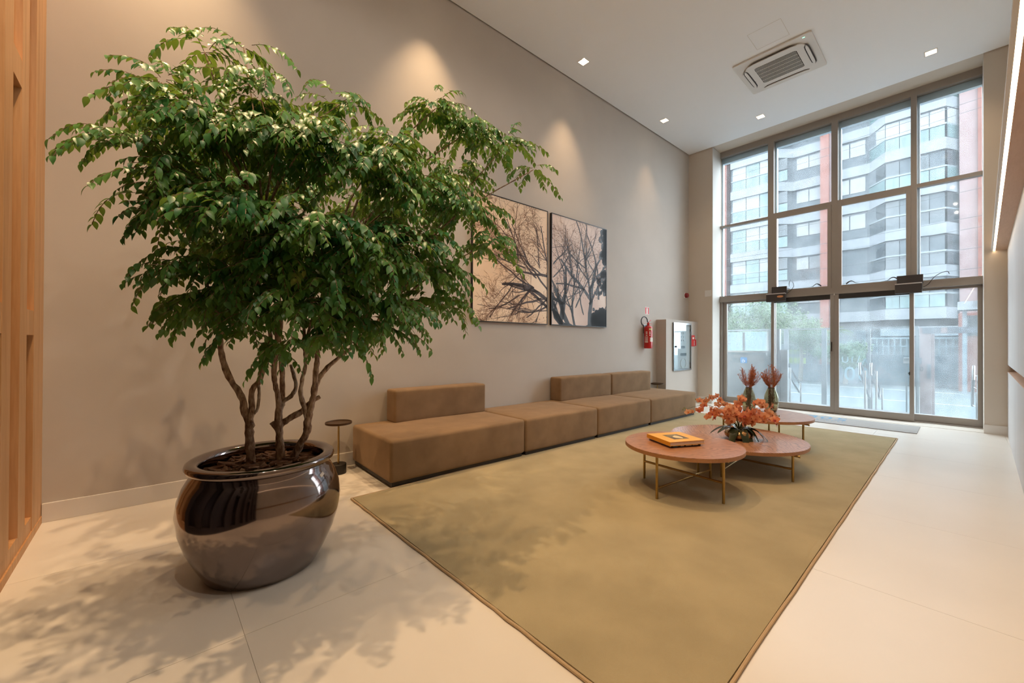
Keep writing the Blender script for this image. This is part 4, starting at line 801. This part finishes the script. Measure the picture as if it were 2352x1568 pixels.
sa_ = math.atan2(0 - PY, 0 - PX) + R(50); link('price_sticker', stm, pot, loc=(0.347 * math.cos(sa_), 0.347 * math.sin(sa_), 0.508), rot=(R(-24), R(-25), sa_ + math.pi / 2))
ml = thing('bark_mulch', 'reddish bark chip mulch filling the plant pot', 'mulch', (PX, PY, 0.0))
obj('soil', MB().lathe([(0, 0.535), (0.15, 0.532), (0.27, 0.522), (0.285, 0.515)], 40), M['soil'], ml, 'all')
rn = random.Random(3); CH = []
for k in range(7):
    mb = MB(); n = 6; P = []
    l, w_ = rn.uniform(0.035, 0.06), rn.uniform(0.012, 0.022)
    for i in range(n): a = 2 * math.pi * i / n + rn.uniform(-0.3, 0.3); P.append((l * math.cos(a) * rn.uniform(0.75, 1.1), w_ * math.sin(a) * rn.uniform(0.75, 1.15)))
    mb.prism(P, -0.004, 0.005); CH.append(mb.mesh('bark_chip', M['chip'] if k % 3 else M['chip2']))
for k in range(190):
    r_ = 0.272 * math.sqrt(rn.random()); a = rn.uniform(0, 6.283); o = link('bark_chip', CH[k % 7], ml, loc=(r_ * math.cos(a), r_ * math.sin(a), 0.541 - 0.012 * (r_ / 0.27) ** 2 + rn.uniform(0, 0.016)), rot=(rn.uniform(-0.35, 0.35), rn.uniform(-0.35, 0.35), rn.uniform(0, 6.28)))
    s_ = rn.uniform(0.7, 1.15); o.scale = (s_, s_, s_)
# ------------------------------------------------------------------ indoor tree
tree = thing('indoor_tree', 'leafy green indoor tree with several twisted stems in the dark pot', 'tree', (PX, PY, 0.52))
BASE = Vector((PX, PY, 0.52))
def smooth_path(P, k=5):
    Q = []
    for i in range(len(P) - 1):
        p0, p1, p2, p3 = P[max(i - 1, 0)], P[i], P[i + 1], P[min(i + 2, len(P) - 1)]
        for j in range(k):
            t = j / k; Q.append(0.5 * ((2 * p1) + (p2 - p0) * t + (2 * p0 - 5 * p1 + 4 * p2 - p3) * t * t + (3 * p1 - p0 - 3 * p2 + p3) * t ** 3))
    Q.append(P[-1]); return Q
rn = random.Random(21); ends = []
for key, pts in STEMS.items():
    P4 = [Vector((x - BASE.x, y - BASE.y, z - BASE.z, r)) for x, y, z, r in pts]
    if key in ('A', 'B', 'C'): P4[0].z = 0.0
    Q = smooth_path(P4)
    mb = MB(); mb.tube([q.to_3d() + Vector((rn.uniform(-1, 1), rn.uniform(-1, 1), 0)) * q.w * 0.10 for q in Q], [max(0.003, 0.80 * q.w * rn.uniform(0.86, 1.16)) for q in Q], 10)
    obj('stem', mb, M['bark2'] if key in ('C2', 'B2', 'A3') else M['bark'], tree, True)
    for q in Q[len(Q) // 2:]: ends.append(q)
# leaf shape
def leaf_mesh(k):
    L_, w_ = 1.0, (0.56, 0.62, 0.50)[k]; wid = (0.0, 0.66, 0.98, 1.0, 0.80, 0.40, 0.0); ts = (0.0, 0.10, 0.27, 0.45, 0.64, 0.82, 1.0); n = 6; vs = []; fs = []
    for i in range(n + 1):
        t = ts[i]; hw = w_ * 0.5 * wid[i]; z = -0.20 * t * t * (1 + 0.4 * k)
        if i in (0, n): vs.append((t * L_, 0, z))
        else: vs += [(t * L_, -hw, z + 0.24 * hw), (t * L_, 0, z), (t * L_, hw, z + 0.24 * hw)]
    fs = [(0, 1, 2), (0, 2, 3)]
    for i in range(1, n - 1):
        a = 1 + 3 * (i - 1); fs += [(a, a + 3, a + 4, a + 1), (a + 1, a + 4, a + 5, a + 2)]
    a = 1 + 3 * (n - 2); fs += [(a, a + 3, a + 1), (a + 1, a + 3, a + 2)]
    return vs, fs
LM = [leaf_mesh(k) for k in range(3)]
LEAFME = []
for k in range(3):
    mb = MB(); mb.add(*LM[k]); me = mb.mesh('leaf', M['leaf'], 'all'); LEAFME.append(me)
recs = []; twg = MB()
for (lx, ly, lz, lr, lw) in LOBES:
    c = Vector((lx, ly, lz)) - BASE; 
    # limb from the nearest stem to this lobe
    cand = [q for q in ends if q.z < c.z + 0.12] or ends
    q = min(cand, key=lambda e: (e.to_3d() - c).length); p0 = q.to_3d(); v = c - p0
    if v.length > 0.08:
        mid = p0 + v * 0.5 + Vector((rn.uniform(-0.06, 0.06), rn.uniform(-0.06, 0.06), 0.10 * v.length)); Q = smooth_path([p0, p0.lerp(mid, 0.5) + Vector((0, 0, 0.02)), mid, c], 4)
        obj('branch', MB().tube(Q, [max(0.0035, min(q.w, 0.010) * (1 - 0.6 * i / (len(Q) - 1))) for i in range(len(Q))], 6), M['bark'], tree, True)
    ns = max(4, int(lw * 17 * (lr / 0.26) ** 1.1 * DENS))
    for s_ in range(ns):
        d = Vector((rn.gauss(0, 1), rn.gauss(0, 1), rn.gauss(0.25, 0.8))).normalized(); st = c + d * lr * rn.uniform(0.0, 0.5)
        az = Vector((d.x, d.y, 0)); az = az.normalized() if az.length > 0.1 else Vector((1, 0, 0))
        dirv = (az + Vector((rn.uniform(-0.4, 0.4), rn.uniform(-0.4, 0.4), rn.uniform(0.0, 0.55)))).normalized()
        nl = rn.randint(9, 16); step = rn.uniform(0.016, 0.022); p = st.copy(); path = [p.copy()]
        for i in range(nl):
            dirv = (dirv + Vector((rn.uniform(-0.08, 0.08), rn.uniform(-0.08, 0.08), -0.115))).normalized(); p = p + dirv * step; path.append(p.copy())
            side = dirv.cross(Vector((0, 0, 1))); side = side.normalized() if side.length > 0.05 else Vector((1, 0, 0)); sg_ = 1 if i % 2 else -1
            ld = (dirv * 0.65 + side * sg_ * rn.uniform(0.5, 0.95) + Vector((0, 0, rn.uniform(-0.75, -0.15)))).normalized()
            up = Vector((rn.uniform(-0.45, 0.45), rn.uniform(-0.45, 0.45), 1.0)) + d * 0.35; up = (up - ld * up.dot(ld)).normalized(); yy = up.cross(ld)
            sz = rn.uniform(0.037, 0.060) * (1.0 if i < nl - 3 else 0.75)
            recs.append((p.copy(), ld, yy, up, sz, rn.randrange(3)))
        twg.tube(path[::2] + ([path[-1]] if len(path) % 2 == 0 else []), [0.0018] * len(path[::2] + ([path[-1]] if len(path) % 2 == 0 else [])), 3, cap=False)
camp = Vector((0, 0, CAM_H)) - BASE
# keep leaves off the wall
recs = [r for r in recs if (NX * (r[0].x + BASE.x) + NY * (r[0].y + BASE.y)) > U0 + 0.06]
# occluded leaves stay in the mass: nearest unobstructed ones become single leaves
order = sorted(range(len(recs)), key=lambda i: -(recs[i][4] / (recs[i][0] - camp).length))
single = set(order[:300])
vs = []; fs = []
for i, (p, ld, yy, up, sz, k) in enumerate(recs):
    if i in single:
        link('leaf', LEAFME[k], tree, mw=Matrix(((ld.x, yy.x, up.x, p.x), (ld.y, yy.y, up.y, p.y), (ld.z, yy.z, up.z, p.z), (0, 0, 0, 1))) @ Matrix.Scale(sz, 4))
    else:
        o_ = len(vs); lv, lf_ = LM[k]
        for (a, b, c_) in lv: q = p + (ld * a + yy * b + up * c_) * sz; vs.append((q.x, q.y, q.z))
        for f in lf_: fs.append([j + o_ for j in f])
me = bpy.data.meshes.new('foliage'); me.from_pydata(vs, [], fs); me.materials.append(M['leaf']); me.polygons.foreach_set('use_smooth', [True] * len(me.polygons)); me.update()
print('LEAVES', len(recs))
fo = link('foliage', me, tree); fo['kind'] = 'stuff'
tw = obj('twigs', twg, M['bark'], tree); tw['kind'] = 'stuff'
# ------------------------------------------------------------------ outside: ground, steps
gd = struct('ground', MB().box(-45, 30, 12.25, 62, -0.75, -0.60), M['o_road'], label='grey street beyond the entrance')
struct('terrace', MB().box(-8, 4, 9.301, 10.55, -0.75, -0.03), M['o_pave'], gd)
for k in range(4): struct('step', MB().box(-8, 4, 10.551 + 0.30 * k, 10.85 + 0.30 * k + (0.6 if k == 3 else 0), -0.75, -0.03 - 0.142 * (k + 1)), M['o_step'], gd)
struct('pavement', MB().box(-45, 30, 12.3, 14.2, -0.599, -0.575), M['o_pave'], gd)
struct('far_pavement', MB().box(-45, 30, 26.0, 62, -0.599, -0.52), M['o_pave'], gd)
for y in (18.2, 22.6): struct('road_line', MB().box(-45, 30, y, y + 0.14, -0.599, -0.594), M['o_line'], gd)
# handrails
def handrail(x, label, ends_y=(10.28, 11.55), z=(0.87, 0.31)):
    t = thing('handrail', label, 'handrail', (x, 0, 0), 0, 'stainless steel step handrails')
    for dz in (0.0, -0.22):
        y0, y1, z0, z1 = ends_y[0], ends_y[1], z[0] + dz, z[1] + dz
        obj('rail', MB().tube([(0, y0, z0 - 0.06 if dz == 0 else z0), (0, y0 + 0.02, z0), (0, y0 + 0.10, z0), (0, y1 - 0.05, z1), (0, y1, z1)], 0.019, 10), M['steel'], t, True)
    obj('end_bend', MB().tube([(0, ends_y[0], z[0] - 0.05), (0, ends_y[0] - 0.005, z[0] - 0.11), (0, ends_y[0], z[0] - 0.22)], 0.019, 10), M['steel'], t, True)
    obj('end_bend', MB().tube([(0, ends_y[1], z[1]), (0, ends_y[1] + 0.012, z[1] - 0.11), (0, ends_y[1], z[1] - 0.22)], 0.019, 10), M['steel'], t, True)
    for f, zb in ((0.16, -0.03), (0.86, -0.456)):
        y = ends_y[0] + f * (ends_y[1] - ends_y[0]); zt = z[0] + f * (z[1] - z[0]) - 0.01
        obj('post', MB().tube([(0.055, y, zb), (0.055, y, zt - 0.05)], 0.019, 10), M['steel'], t, True)
        obj('bracket', MB().tube([(0.055, y, zt - 0.08), (0, y, zt - 0.05)], 0.007, 6), M['steel'], t, True); obj('bracket', MB().tube([(0.055, y, zt - 0.30), (0, y, zt - 0.26)], 0.007, 6), M['steel'], t, True)
handrail(-2.560, 'steel step handrail on the left beside the lift panels')
handrail(-1.310, 'left one of the two steel handrails close together mid-steps')
handrail(-1.145, 'right one of the two steel handrails close together mid-steps')
handrail(0.150, 'steel step handrail at the far right of the doors')
# accessible platform lift
lt = thing('platform_lift', 'pale grey platform lift enclosure outside the left door leaf', 'lift', (0, 0, 0))
box('front_panel', M['lift'], -3.75, -2.86, 9.98, 10.02, -0.03, 0.985, lt); box('panel_trim', M['lift_trim'], -3.75, -2.83, 9.965, 10.03, 0.985, 1.045, lt); box('top_rail', M['steel'], -3.75, -2.80, 9.96, 10.04, 1.046, 1.085, lt)
box('corner_post', M['lift_trim'], -2.86, -2.80, 9.975, 10.03, -0.03, 0.985, lt); box('mast', M['lift'], -2.81, -2.60, 10.08, 10.20, -0.03, 1.56, lt); box('mast_wing', M['lift'], -2.59, -2.46, 10.10, 10.16, -0.03, 1.11, lt)
box('side_glass', M['fence_glass'], -3.75, -2.83, 10.0, 10.006, 1.086, 1.50, lt)
for x in (-3.70, -3.30): box('glass_post', M['lift'], x, x + 0.045, 9.99, 10.03, 1.086, 1.50, lt)
box('control_panel', M['lift_trim'], -2.80, -2.70, 9.96, 9.974, 0.70, 1.06, lt)
for z in (0.74, 0.80, 0.92, 0.98): obj('button', MB().tube([(-2.75, 9.959, z), (-2.75, 9.95, z)], 0.018, 10), M['black'], lt, True)
sgn = box('access_sign', M['blue_sign'], -3.335, -3.20, 9.974, 9.979, 0.805, 0.935, lt)
wm = MB(); wm.tube([(-3.275 + 0.03 * math.cos(R(a)), 9.9732, 0.85 + 0.028 * math.sin(R(a))) for a in range(100, 390, 20)], 0.005, 5); wm.box(-3.283, -3.275, 9.9725, 9.9735, 0.86, 0.905); wm.box(-3.283, -3.255, 9.9725, 9.9735, 0.865, 0.873); wm.box(-3.258, -3.248, 9.9725, 9.9735, 0.83, 0.873)
obj('wheelchair_symbol', wm, M['white'], sgn)
box('notice_box', M['lift_trim'], -3.50, -3.36, 9.972, 9.979, 0.82, 0.925, lt)
# glazed street fence with posts
fe = thing('glass_fence', 'clear glass street fence with grey posts behind the steps', 'fence', (0, 12.3, 0))
FX = [-8.0, -6.2, -4.6, -3.02, -2.23, -1.40, -0.62]
box('top_rail', M['o_rail'], -8.0, -0.60, -0.02, 0.02, 1.60, 1.635, fe)
for i, x in enumerate(FX): box('post', M['o_rail'], x - (0.05 if i in (3, 4) else 0.025), x + (0.05 if i in (3, 4) else 0.025), -0.03, 0.03, -0.6, 1.60, fe)
for i in range(len(FX) - 1): box('glass_panel', M['fence_glass'], FX[i] + 0.06, FX[i + 1] - 0.06, -0.004, 0.004, -0.5, 1.58, fe)
for txt, size, x, z in (('U', 0.20, -1.83, 0.865), ('I', 0.20, -1.70, 0.865), ('/', 0.22, -1.585, 0.885), ('\u039B', 0.20, -1.47, 0.83), ('0', 0.46, -1.745, 0.53), ('0', 0.46, -1.50, 0.53)):
    tm = textmesh('lettering', txt, size, M['decal'], 0.002)
    link('lettering', tm, fe, loc=(x, -0.012, z), rot=(math.pi / 2, 0, 0))
gt = thing('street_gate', 'rose grey street gate with speckled dark head and lock', 'gate', (0, 12.3, 0))
box('post', M['gate'], -0.58, -0.41, -0.05, 0.05, -0.6, 1.60, gt); box('post', M['gate'], 0.25, 0.42, -0.05, 0.05, -0.6, 1.60, gt); box('head', M['gate_dark'], -0.54, 0.42, -0.06, 0.04, 1.47, 1.60, gt)
box('joint_plate', M['gate'], -0.27, -0.18, -0.065, -0.061, 1.48, 1.59, gt); box('leaf_stile', M['gate'], -0.405, -0.36, -0.03, 0.03, -0.5, 1.46, gt); box('leaf_glass', M['fence_glass'], -0.36, 0.25, -0.004, 0.004, -0.5, 1.46, gt)
box('lock_body', M['gate_dark'], -0.47, -0.415, -0.075, -0.051, 0.52, 0.82, gt); obj('keyhole_ring', MB().tube([(-0.55 + 0.022 * math.cos(R(a)), -0.053, 0.72 + 0.045 * math.sin(R(a))) for a in range(0, 375, 30)], 0.006, 6), M['gate_dark'], gt, True)
for x, m_ in ((-0.78, 'lift'), (-0.60, 'gate_dark')):
    it = thing('intercom', 'pale intercom unit beside the gate post' if m_ == 'lift' else 'dark card reader beside the gate post', 'intercom', (x, 12.22, 0.89)); box('casing', M[m_], -0.05, 0.05, -0.02, 0.02, -0.065, 0.065, it, 0.005); box('stand', M['o_rail'], -0.012, 0.012, -0.01, 0.01, -1.49, -0.066, it); box('screen', M['lift_trim'], -0.035, 0.035, -0.0235, -0.0205, 0.0, 0.045, it)
# far side railings and wall
fr = thing('street_railing', 'white and grey railing on the far side of the street', 'railing', (0, 25.0, 0))
box('low_wall', M['o_white'], -22, -3.2, -0.1, 0.1, -0.6, 0.25, fr); box('rail', M['o_rail'], -22, -3.2, -0.12, -0.08, 0.80, 0.87, fr); box('rail', M['o_rail'], -22, -3.2, -0.12, -0.08, 1.33, 1.40, fr); box('white_board', M['o_white'], -10, -3.2, 0.1, 0.2, 0.55, 0.75, fr); box('white_board', M['o_white'], -10, -3.2, 0.1, 0.2, 0.95, 1.2, fr)
BARM = MB().box(-0.015, 0.015, -0.02, 0.02, 0.25, 1.4).mesh('bar', M['o_rail'])
for k in range(94): link('bar', BARM, fr, loc=(-22 + 0.2 * k, -0.14, 0))
sw = thing('stone_wall', 'grey stone boundary wall with upright bars across the street', 'wall', (0, 25.2, 0))
box('wall_body', M['o_dark'], -3.1, 0.55, -0.1, 0.1, -0.6, 0.78, sw); box('rail', M['o_rail'], -3.1, 0.55, -0.04, 0.04, 1.50, 1.57, sw); box('rail', M['o_rail'], -3.1, 0.55, -0.04, 0.04, 1.15, 1.2, sw)
BAR2 = MB().box(-0.02, 0.02, -0.02, 0.02, 0.78, 1.5).mesh('bar', M['o_rail'])
for k in range(18): link('bar', BAR2, sw, loc=(-3.0 + 0.2 * k, 0, 0))
tag(obj('hedge', (lambda mb: mb.box(-9.8, -5.9, 27, 28, -0.52, 1.15))(MB()), M['o_hedge'], bevel=0.12), 'trimmed yellow green hedge across the street', 'hedge')
# sign canopy
sc_ = thing('building_sign', 'white curved entrance canopy with dark lettering across the street', 'sign', (0.55, 22.3, 0))
n = 14; P = [(-0.62 + 1.9 * i / n, -0.20 * math.sin(math.pi * min(1, i / n * 1.0)) ** 0.8) for i in range(n + 1)]; P = P + [(1.28, 0.9), (-0.62, 0.9)]
obj('canopy', MB().prism(P, 2.53, 2.84), M['o_white'], sc_); box('column', M['o_white'], -0.50, -0.38, 0.3, 0.45, -0.6, 2.53, sc_)
link('lettering', textmesh('lettering', 'ED.', 0.11, M['black'], 0.002), sc_, loc=(-0.16, -0.20, 2.775), rot=(math.pi / 2, 0, 0)); link('lettering', textmesh('lettering', 'SAN S', 0.13, M['black'], 0.002), sc_, loc=(-0.10, -0.21, 2.665), rot=(math.pi / 2, 0, 0))
gh = thing('gatehouse', 'red brick gatehouse under the white sign canopy', 'gatehouse', (0, 24, 0)); box('wall_block', M['o_brick'], -0.05, 3.0, 0, 2, -0.6, 2.5, gh); box('window_pane', M['o_glass'], 0.15, 0.55, -0.03, -0.001, 1.6, 2.4, gh)
# ------------------------------------------------------------------ apartment block
ab = thing('apartment_block', 'white banded apartment block with red brick columns across the street', 'building', (0, 41, 0))
Z0 = 3.08; FH = 2.90; BH = 0.78; NF = 7
def wallpoly(name, m_, pts, z0, z1, th=0.3):
    # strip following a bent facade line
    mb = MB(); P = pts + [(x, y + th) for x, y in reversed(pts)]; mb.prism(P, z0, z1); return obj(name, mb, m_, ab)
secA = [(-14.4, -0.6), (-11.05, -0.6), (-9.76, 0.8), (-7.73, 0.8)]
secB = [(-6.90, 0.8), (-4.73, 0.8), (-3.70, -0.7), (-0.63, -0.7), (-0.03, 0.5)]
for f in range(NF):
    z = Z0 + FH * f
    for s_ in (secA, secB): wallpoly('parapet_band', M['o_white'], s_, z, z + BH, 0.35)
    zw0, zw1 = z + BH, z + FH; zm = zw0 + 0.98
    # left glazed bay
    for (x0, x1) in ((-14.25, -13.15), (-13.1, -12.05), (-12.0, -11.1)):
        box('guard_panel', M['o_teal'], x0, x1, -0.42, -0.38, zw0 + 0.05, zm - 0.05, ab); box('window_pane', M['o_blind'] if (f + int(x0)) % 3 else M['o_teal'], x0, x1, -0.40, -0.36, zm + 0.05, zw1, ab)
    box('guard_rail', M['o_rail'], -14.4, -11.05, -0.46, -0.38, zm - 0.05, zm + 0.04, ab); wallpoly('recess_wall', M['o_dark'], [(-14.4, -0.3), (-11.1, -0.3), (-9.9, 1.05), (-7.73, 1.05)], zw0, zw1, 0.2)
    box('window_pane', M['o_teal'], -10.95, -10.05, 0.15, 0.2, zw0 + 0.1, zm, ab); box('window_pane', M['o_glass'], -10.95, -10.05, 0.15, 0.2, zm + 0.1, zw1 - 0.1, ab)
    for (x0, x1) in ((-9.55, -8.70), (-8.64, -7.85)): box('window_pane', M['o_glass'] if (f == 1 and x0 > -9) else (M['o_curtain'] if f % 3 == 0 else M['o_blind']), x0, x1, 0.98, 1.03, zm, zw1 - 0.12, ab)
    # right part
    wallpoly('recess_wall', M['o_dark'], [(-6.90, 1.05), (-4.9, 1.05), (-3.75, -0.42), (-0.75, -0.42), (-0.15, 0.7)], zw0, zw1, 0.2)
    if f >= 2:
        for (x0, x1) in ((-6.8, -6.0), (-5.92, -5.0)): box('window_pane', M['o_curtain'] if f >= 4 else M['o_blind'], x0, x1, 0.98, 1.03, zm - 0.15, zw1 - 0.12, ab)
    n = 4
    for k in range(n):
        x0 = -3.68 + k * 0.755; top = M['o_curtain'] if f >= 4 else (M['o_dark'] if k % 2 else M['o_glass']); low = M['o_teal'] if f in (0, 3, 4, 5, 6) else M['o_glass']
        box('window_pane', top, x0, x0 + 0.72, -0.50, -0.45, zm + 0.06, zw1 - 0.05, ab); box('guard_panel', low, x0, x0 + 0.72, -0.54, -0.50, zw0 + 0.04, zm - 0.06, ab)
    def slant(m_, nm, za, zb, off): wallpoly(nm, m_, [(-4.72, 0.75 + off), (-3.72, -0.60 + off)], za, zb, 0.05)
    slant(M['o_curtain'] if f >= 4 else M['o_glass'], 'window_pane', zm + 0.06, zw1 - 0.05, 0.1); slant(M['o_teal'] if f >= 3 else M['o_glass'], 'guard_panel', zw0 + 0.04, zm - 0.06, 0.05)
    wallpoly('window_pane', M['o_curtain'] if f >= 4 else M['o_glass'], [(-0.58, -0.50), (-0.06, 0.52)], zm + 0.06, zw1 - 0.05, 0.05); wallpoly('guard_panel', M['o_teal'] if f >= 3 else M['o_glass'], [(-0.58, -0.55), (-0.06, 0.48)], zw0 + 0.04, zm - 0.06, 0.05)
    wallpoly('guard_rail', M['o_rail'], [(-4.73, 0.72), (-3.70, -0.62), (-0.63, -0.62), (-0.05, 0.45)], zm - 0.06, zm + 0.05, 0.12)
for (x0, x1, y0, m_) in ((-17.5, -14.95, 0.0, 'o_brick'), (-14.95, -14.4, 1.0, 'o_dark'), (-7.73, -7.15, 0.1, 'o_brick'), (-7.15, -6.88, 0.4, 'o_pink'), (-0.03, 0.80, 0.2, 'o_pink'), (0.80, 5.0, 0.0, 'o_brick')):
    box('column', M[m_], x0, x1, y0, y0 + 2.0, -0.5, Z0 + FH * NF, ab)
box('ground_wall', M['o_pave'], -14.9, 0.0, 1.2, 1.6, -0.5, Z0, ab); box('podium', M['o_white'], -4.0, -0.05, -0.3, 1.1, 1.9, 2.55, ab); box('garage_door', M['o_dark'], -5.6, -3.6, 1.1, 1.19, -0.5, 2.35, ab); box('core_wall', M['o_dark'], -17.4, 4.9, 2.1, 12, -0.5, Z0 + FH * NF + 0.5, ab)
# trees in the street
def street_tree(x, y, h, r, label, m_='o_leaf', palm=False, seed=1, rz=0.8):
    t = thing('street_tree' if not palm else 'palm', label, 'tree', (x, y, -0.55), 0, 'street trees seen through the doors'); rn = random.Random(seed)
    obj('trunk', MB().tube([(0, 0, 0), (0.05, 0, h * 0.5), (0, 0.05, h)], [0.10, 0.08, 0.05], 8), M['o_trunk'], t, True); mb = MB()
    if palm:
        for k in range(16):
            a = rn.uniform(0, 6.28); el = rn.uniform(0.1, 1.1); L = r * rn.uniform(0.8, 1.1)
            for i in range(14):
                u = (i + 1) / 14; p = Vector((math.cos(a) * L * u * math.cos(el), math.sin(a) * L * u * math.cos(el), h + L * u * math.sin(el) - 0.55 * L * u * u))
                for sg_ in (-1, 1):
                    sd = Vector((-math.sin(a), math.cos(a), -0.35)) * sg_ * 0.30 * r * (1 - 0.7 * u); tg = Vector((math.cos(a), math.sin(a), 0)) * 0.05; mb.add([p, p + sd + tg * 2, p + tg], [(0, 1, 2)])
    else:
        cl = [Vector((rn.gauss(0, 0.42) * r, rn.gauss(0, 0.42) * r, h + rn.gauss(0.1, 0.35) * r * rz)) for _ in range(26)]
        for c in cl:
            for j in range(230):
                d = Vector((rn.gauss(0, 1), rn.gauss(0, 1), rn.gauss(0, 0.8))).normalized(); p = c + d * r * 0.34 * rn.uniform(0.4, 1); l = rn.uniform(0.06, 0.12); a = Vector((rn.uniform(-1, 1), rn.uniform(-1, 1), rn.uniform(-1, 0.3))).normalized(); b = a.orthogonal().normalized() * l * 0.26
                mb.add([p, p + a * l * 0.5 + b, p + a * l, p + a * l * 0.5 - b], [(0, 1, 2, 3)])
    fo_ = obj('crown', mb, M[m_], t); fo_['kind'] = 'stuff'
street_tree(-8.2, 22.0, 3.0, 1.7, 'feathery grey green street tree behind the platform lift', seed=2)
street_tree(-6.1, 21.5, 2.9, 1.5, 'leafy street tree left of the doors\' meeting stile', seed=3)
street_tree(-5.3, 24.0, 2.1, 1.3, 'low spreading street tree behind the railing', 'o_leaf', seed=4)
street_tree(-4.6, 26.5, 2.4, 1.0, 'small pale palm tree right of the meeting stile', 'o_palm', True, 5)
street_tree(-7.2, 26.8, 3.2, 1.1, 'pale palm top showing above the left operator', 'o_palm', True, 6)
street_tree(-3.5, 23.5, 1.3, 0.9, 'dark low bush tree by the stone wall', seed=7)
street_tree(-11.4, 24.5, 3.4, 1.9, 'broad street tree at the far left of the window', seed=8)
# overhead wires
for i, (z, sag, y) in enumerate(((6.2, 0.3, 20.0), (5.3, 0.25, 20.1), (5.0, 0.3, 20.3), (4.2, 0.2, 19.8), (3.6, 0.22, 20.2), (2.95, 0.15, 20.0), (9.2, 0.3, 20.2), (9.0, 0.35, 20.4))):
    o = obj('overhead_wire', MB().tube([(-16 + 20 * k / 16, y, z + 0.35 * k / 16 - sag * math.sin(math.pi * k / 16)) for k in range(17)], 0.008, 4), M['wire']); tag(o, 'thin overhead wire strung along the street outside the window', 'wire', 'overhead street wires')
bpy.context.view_layer.update()
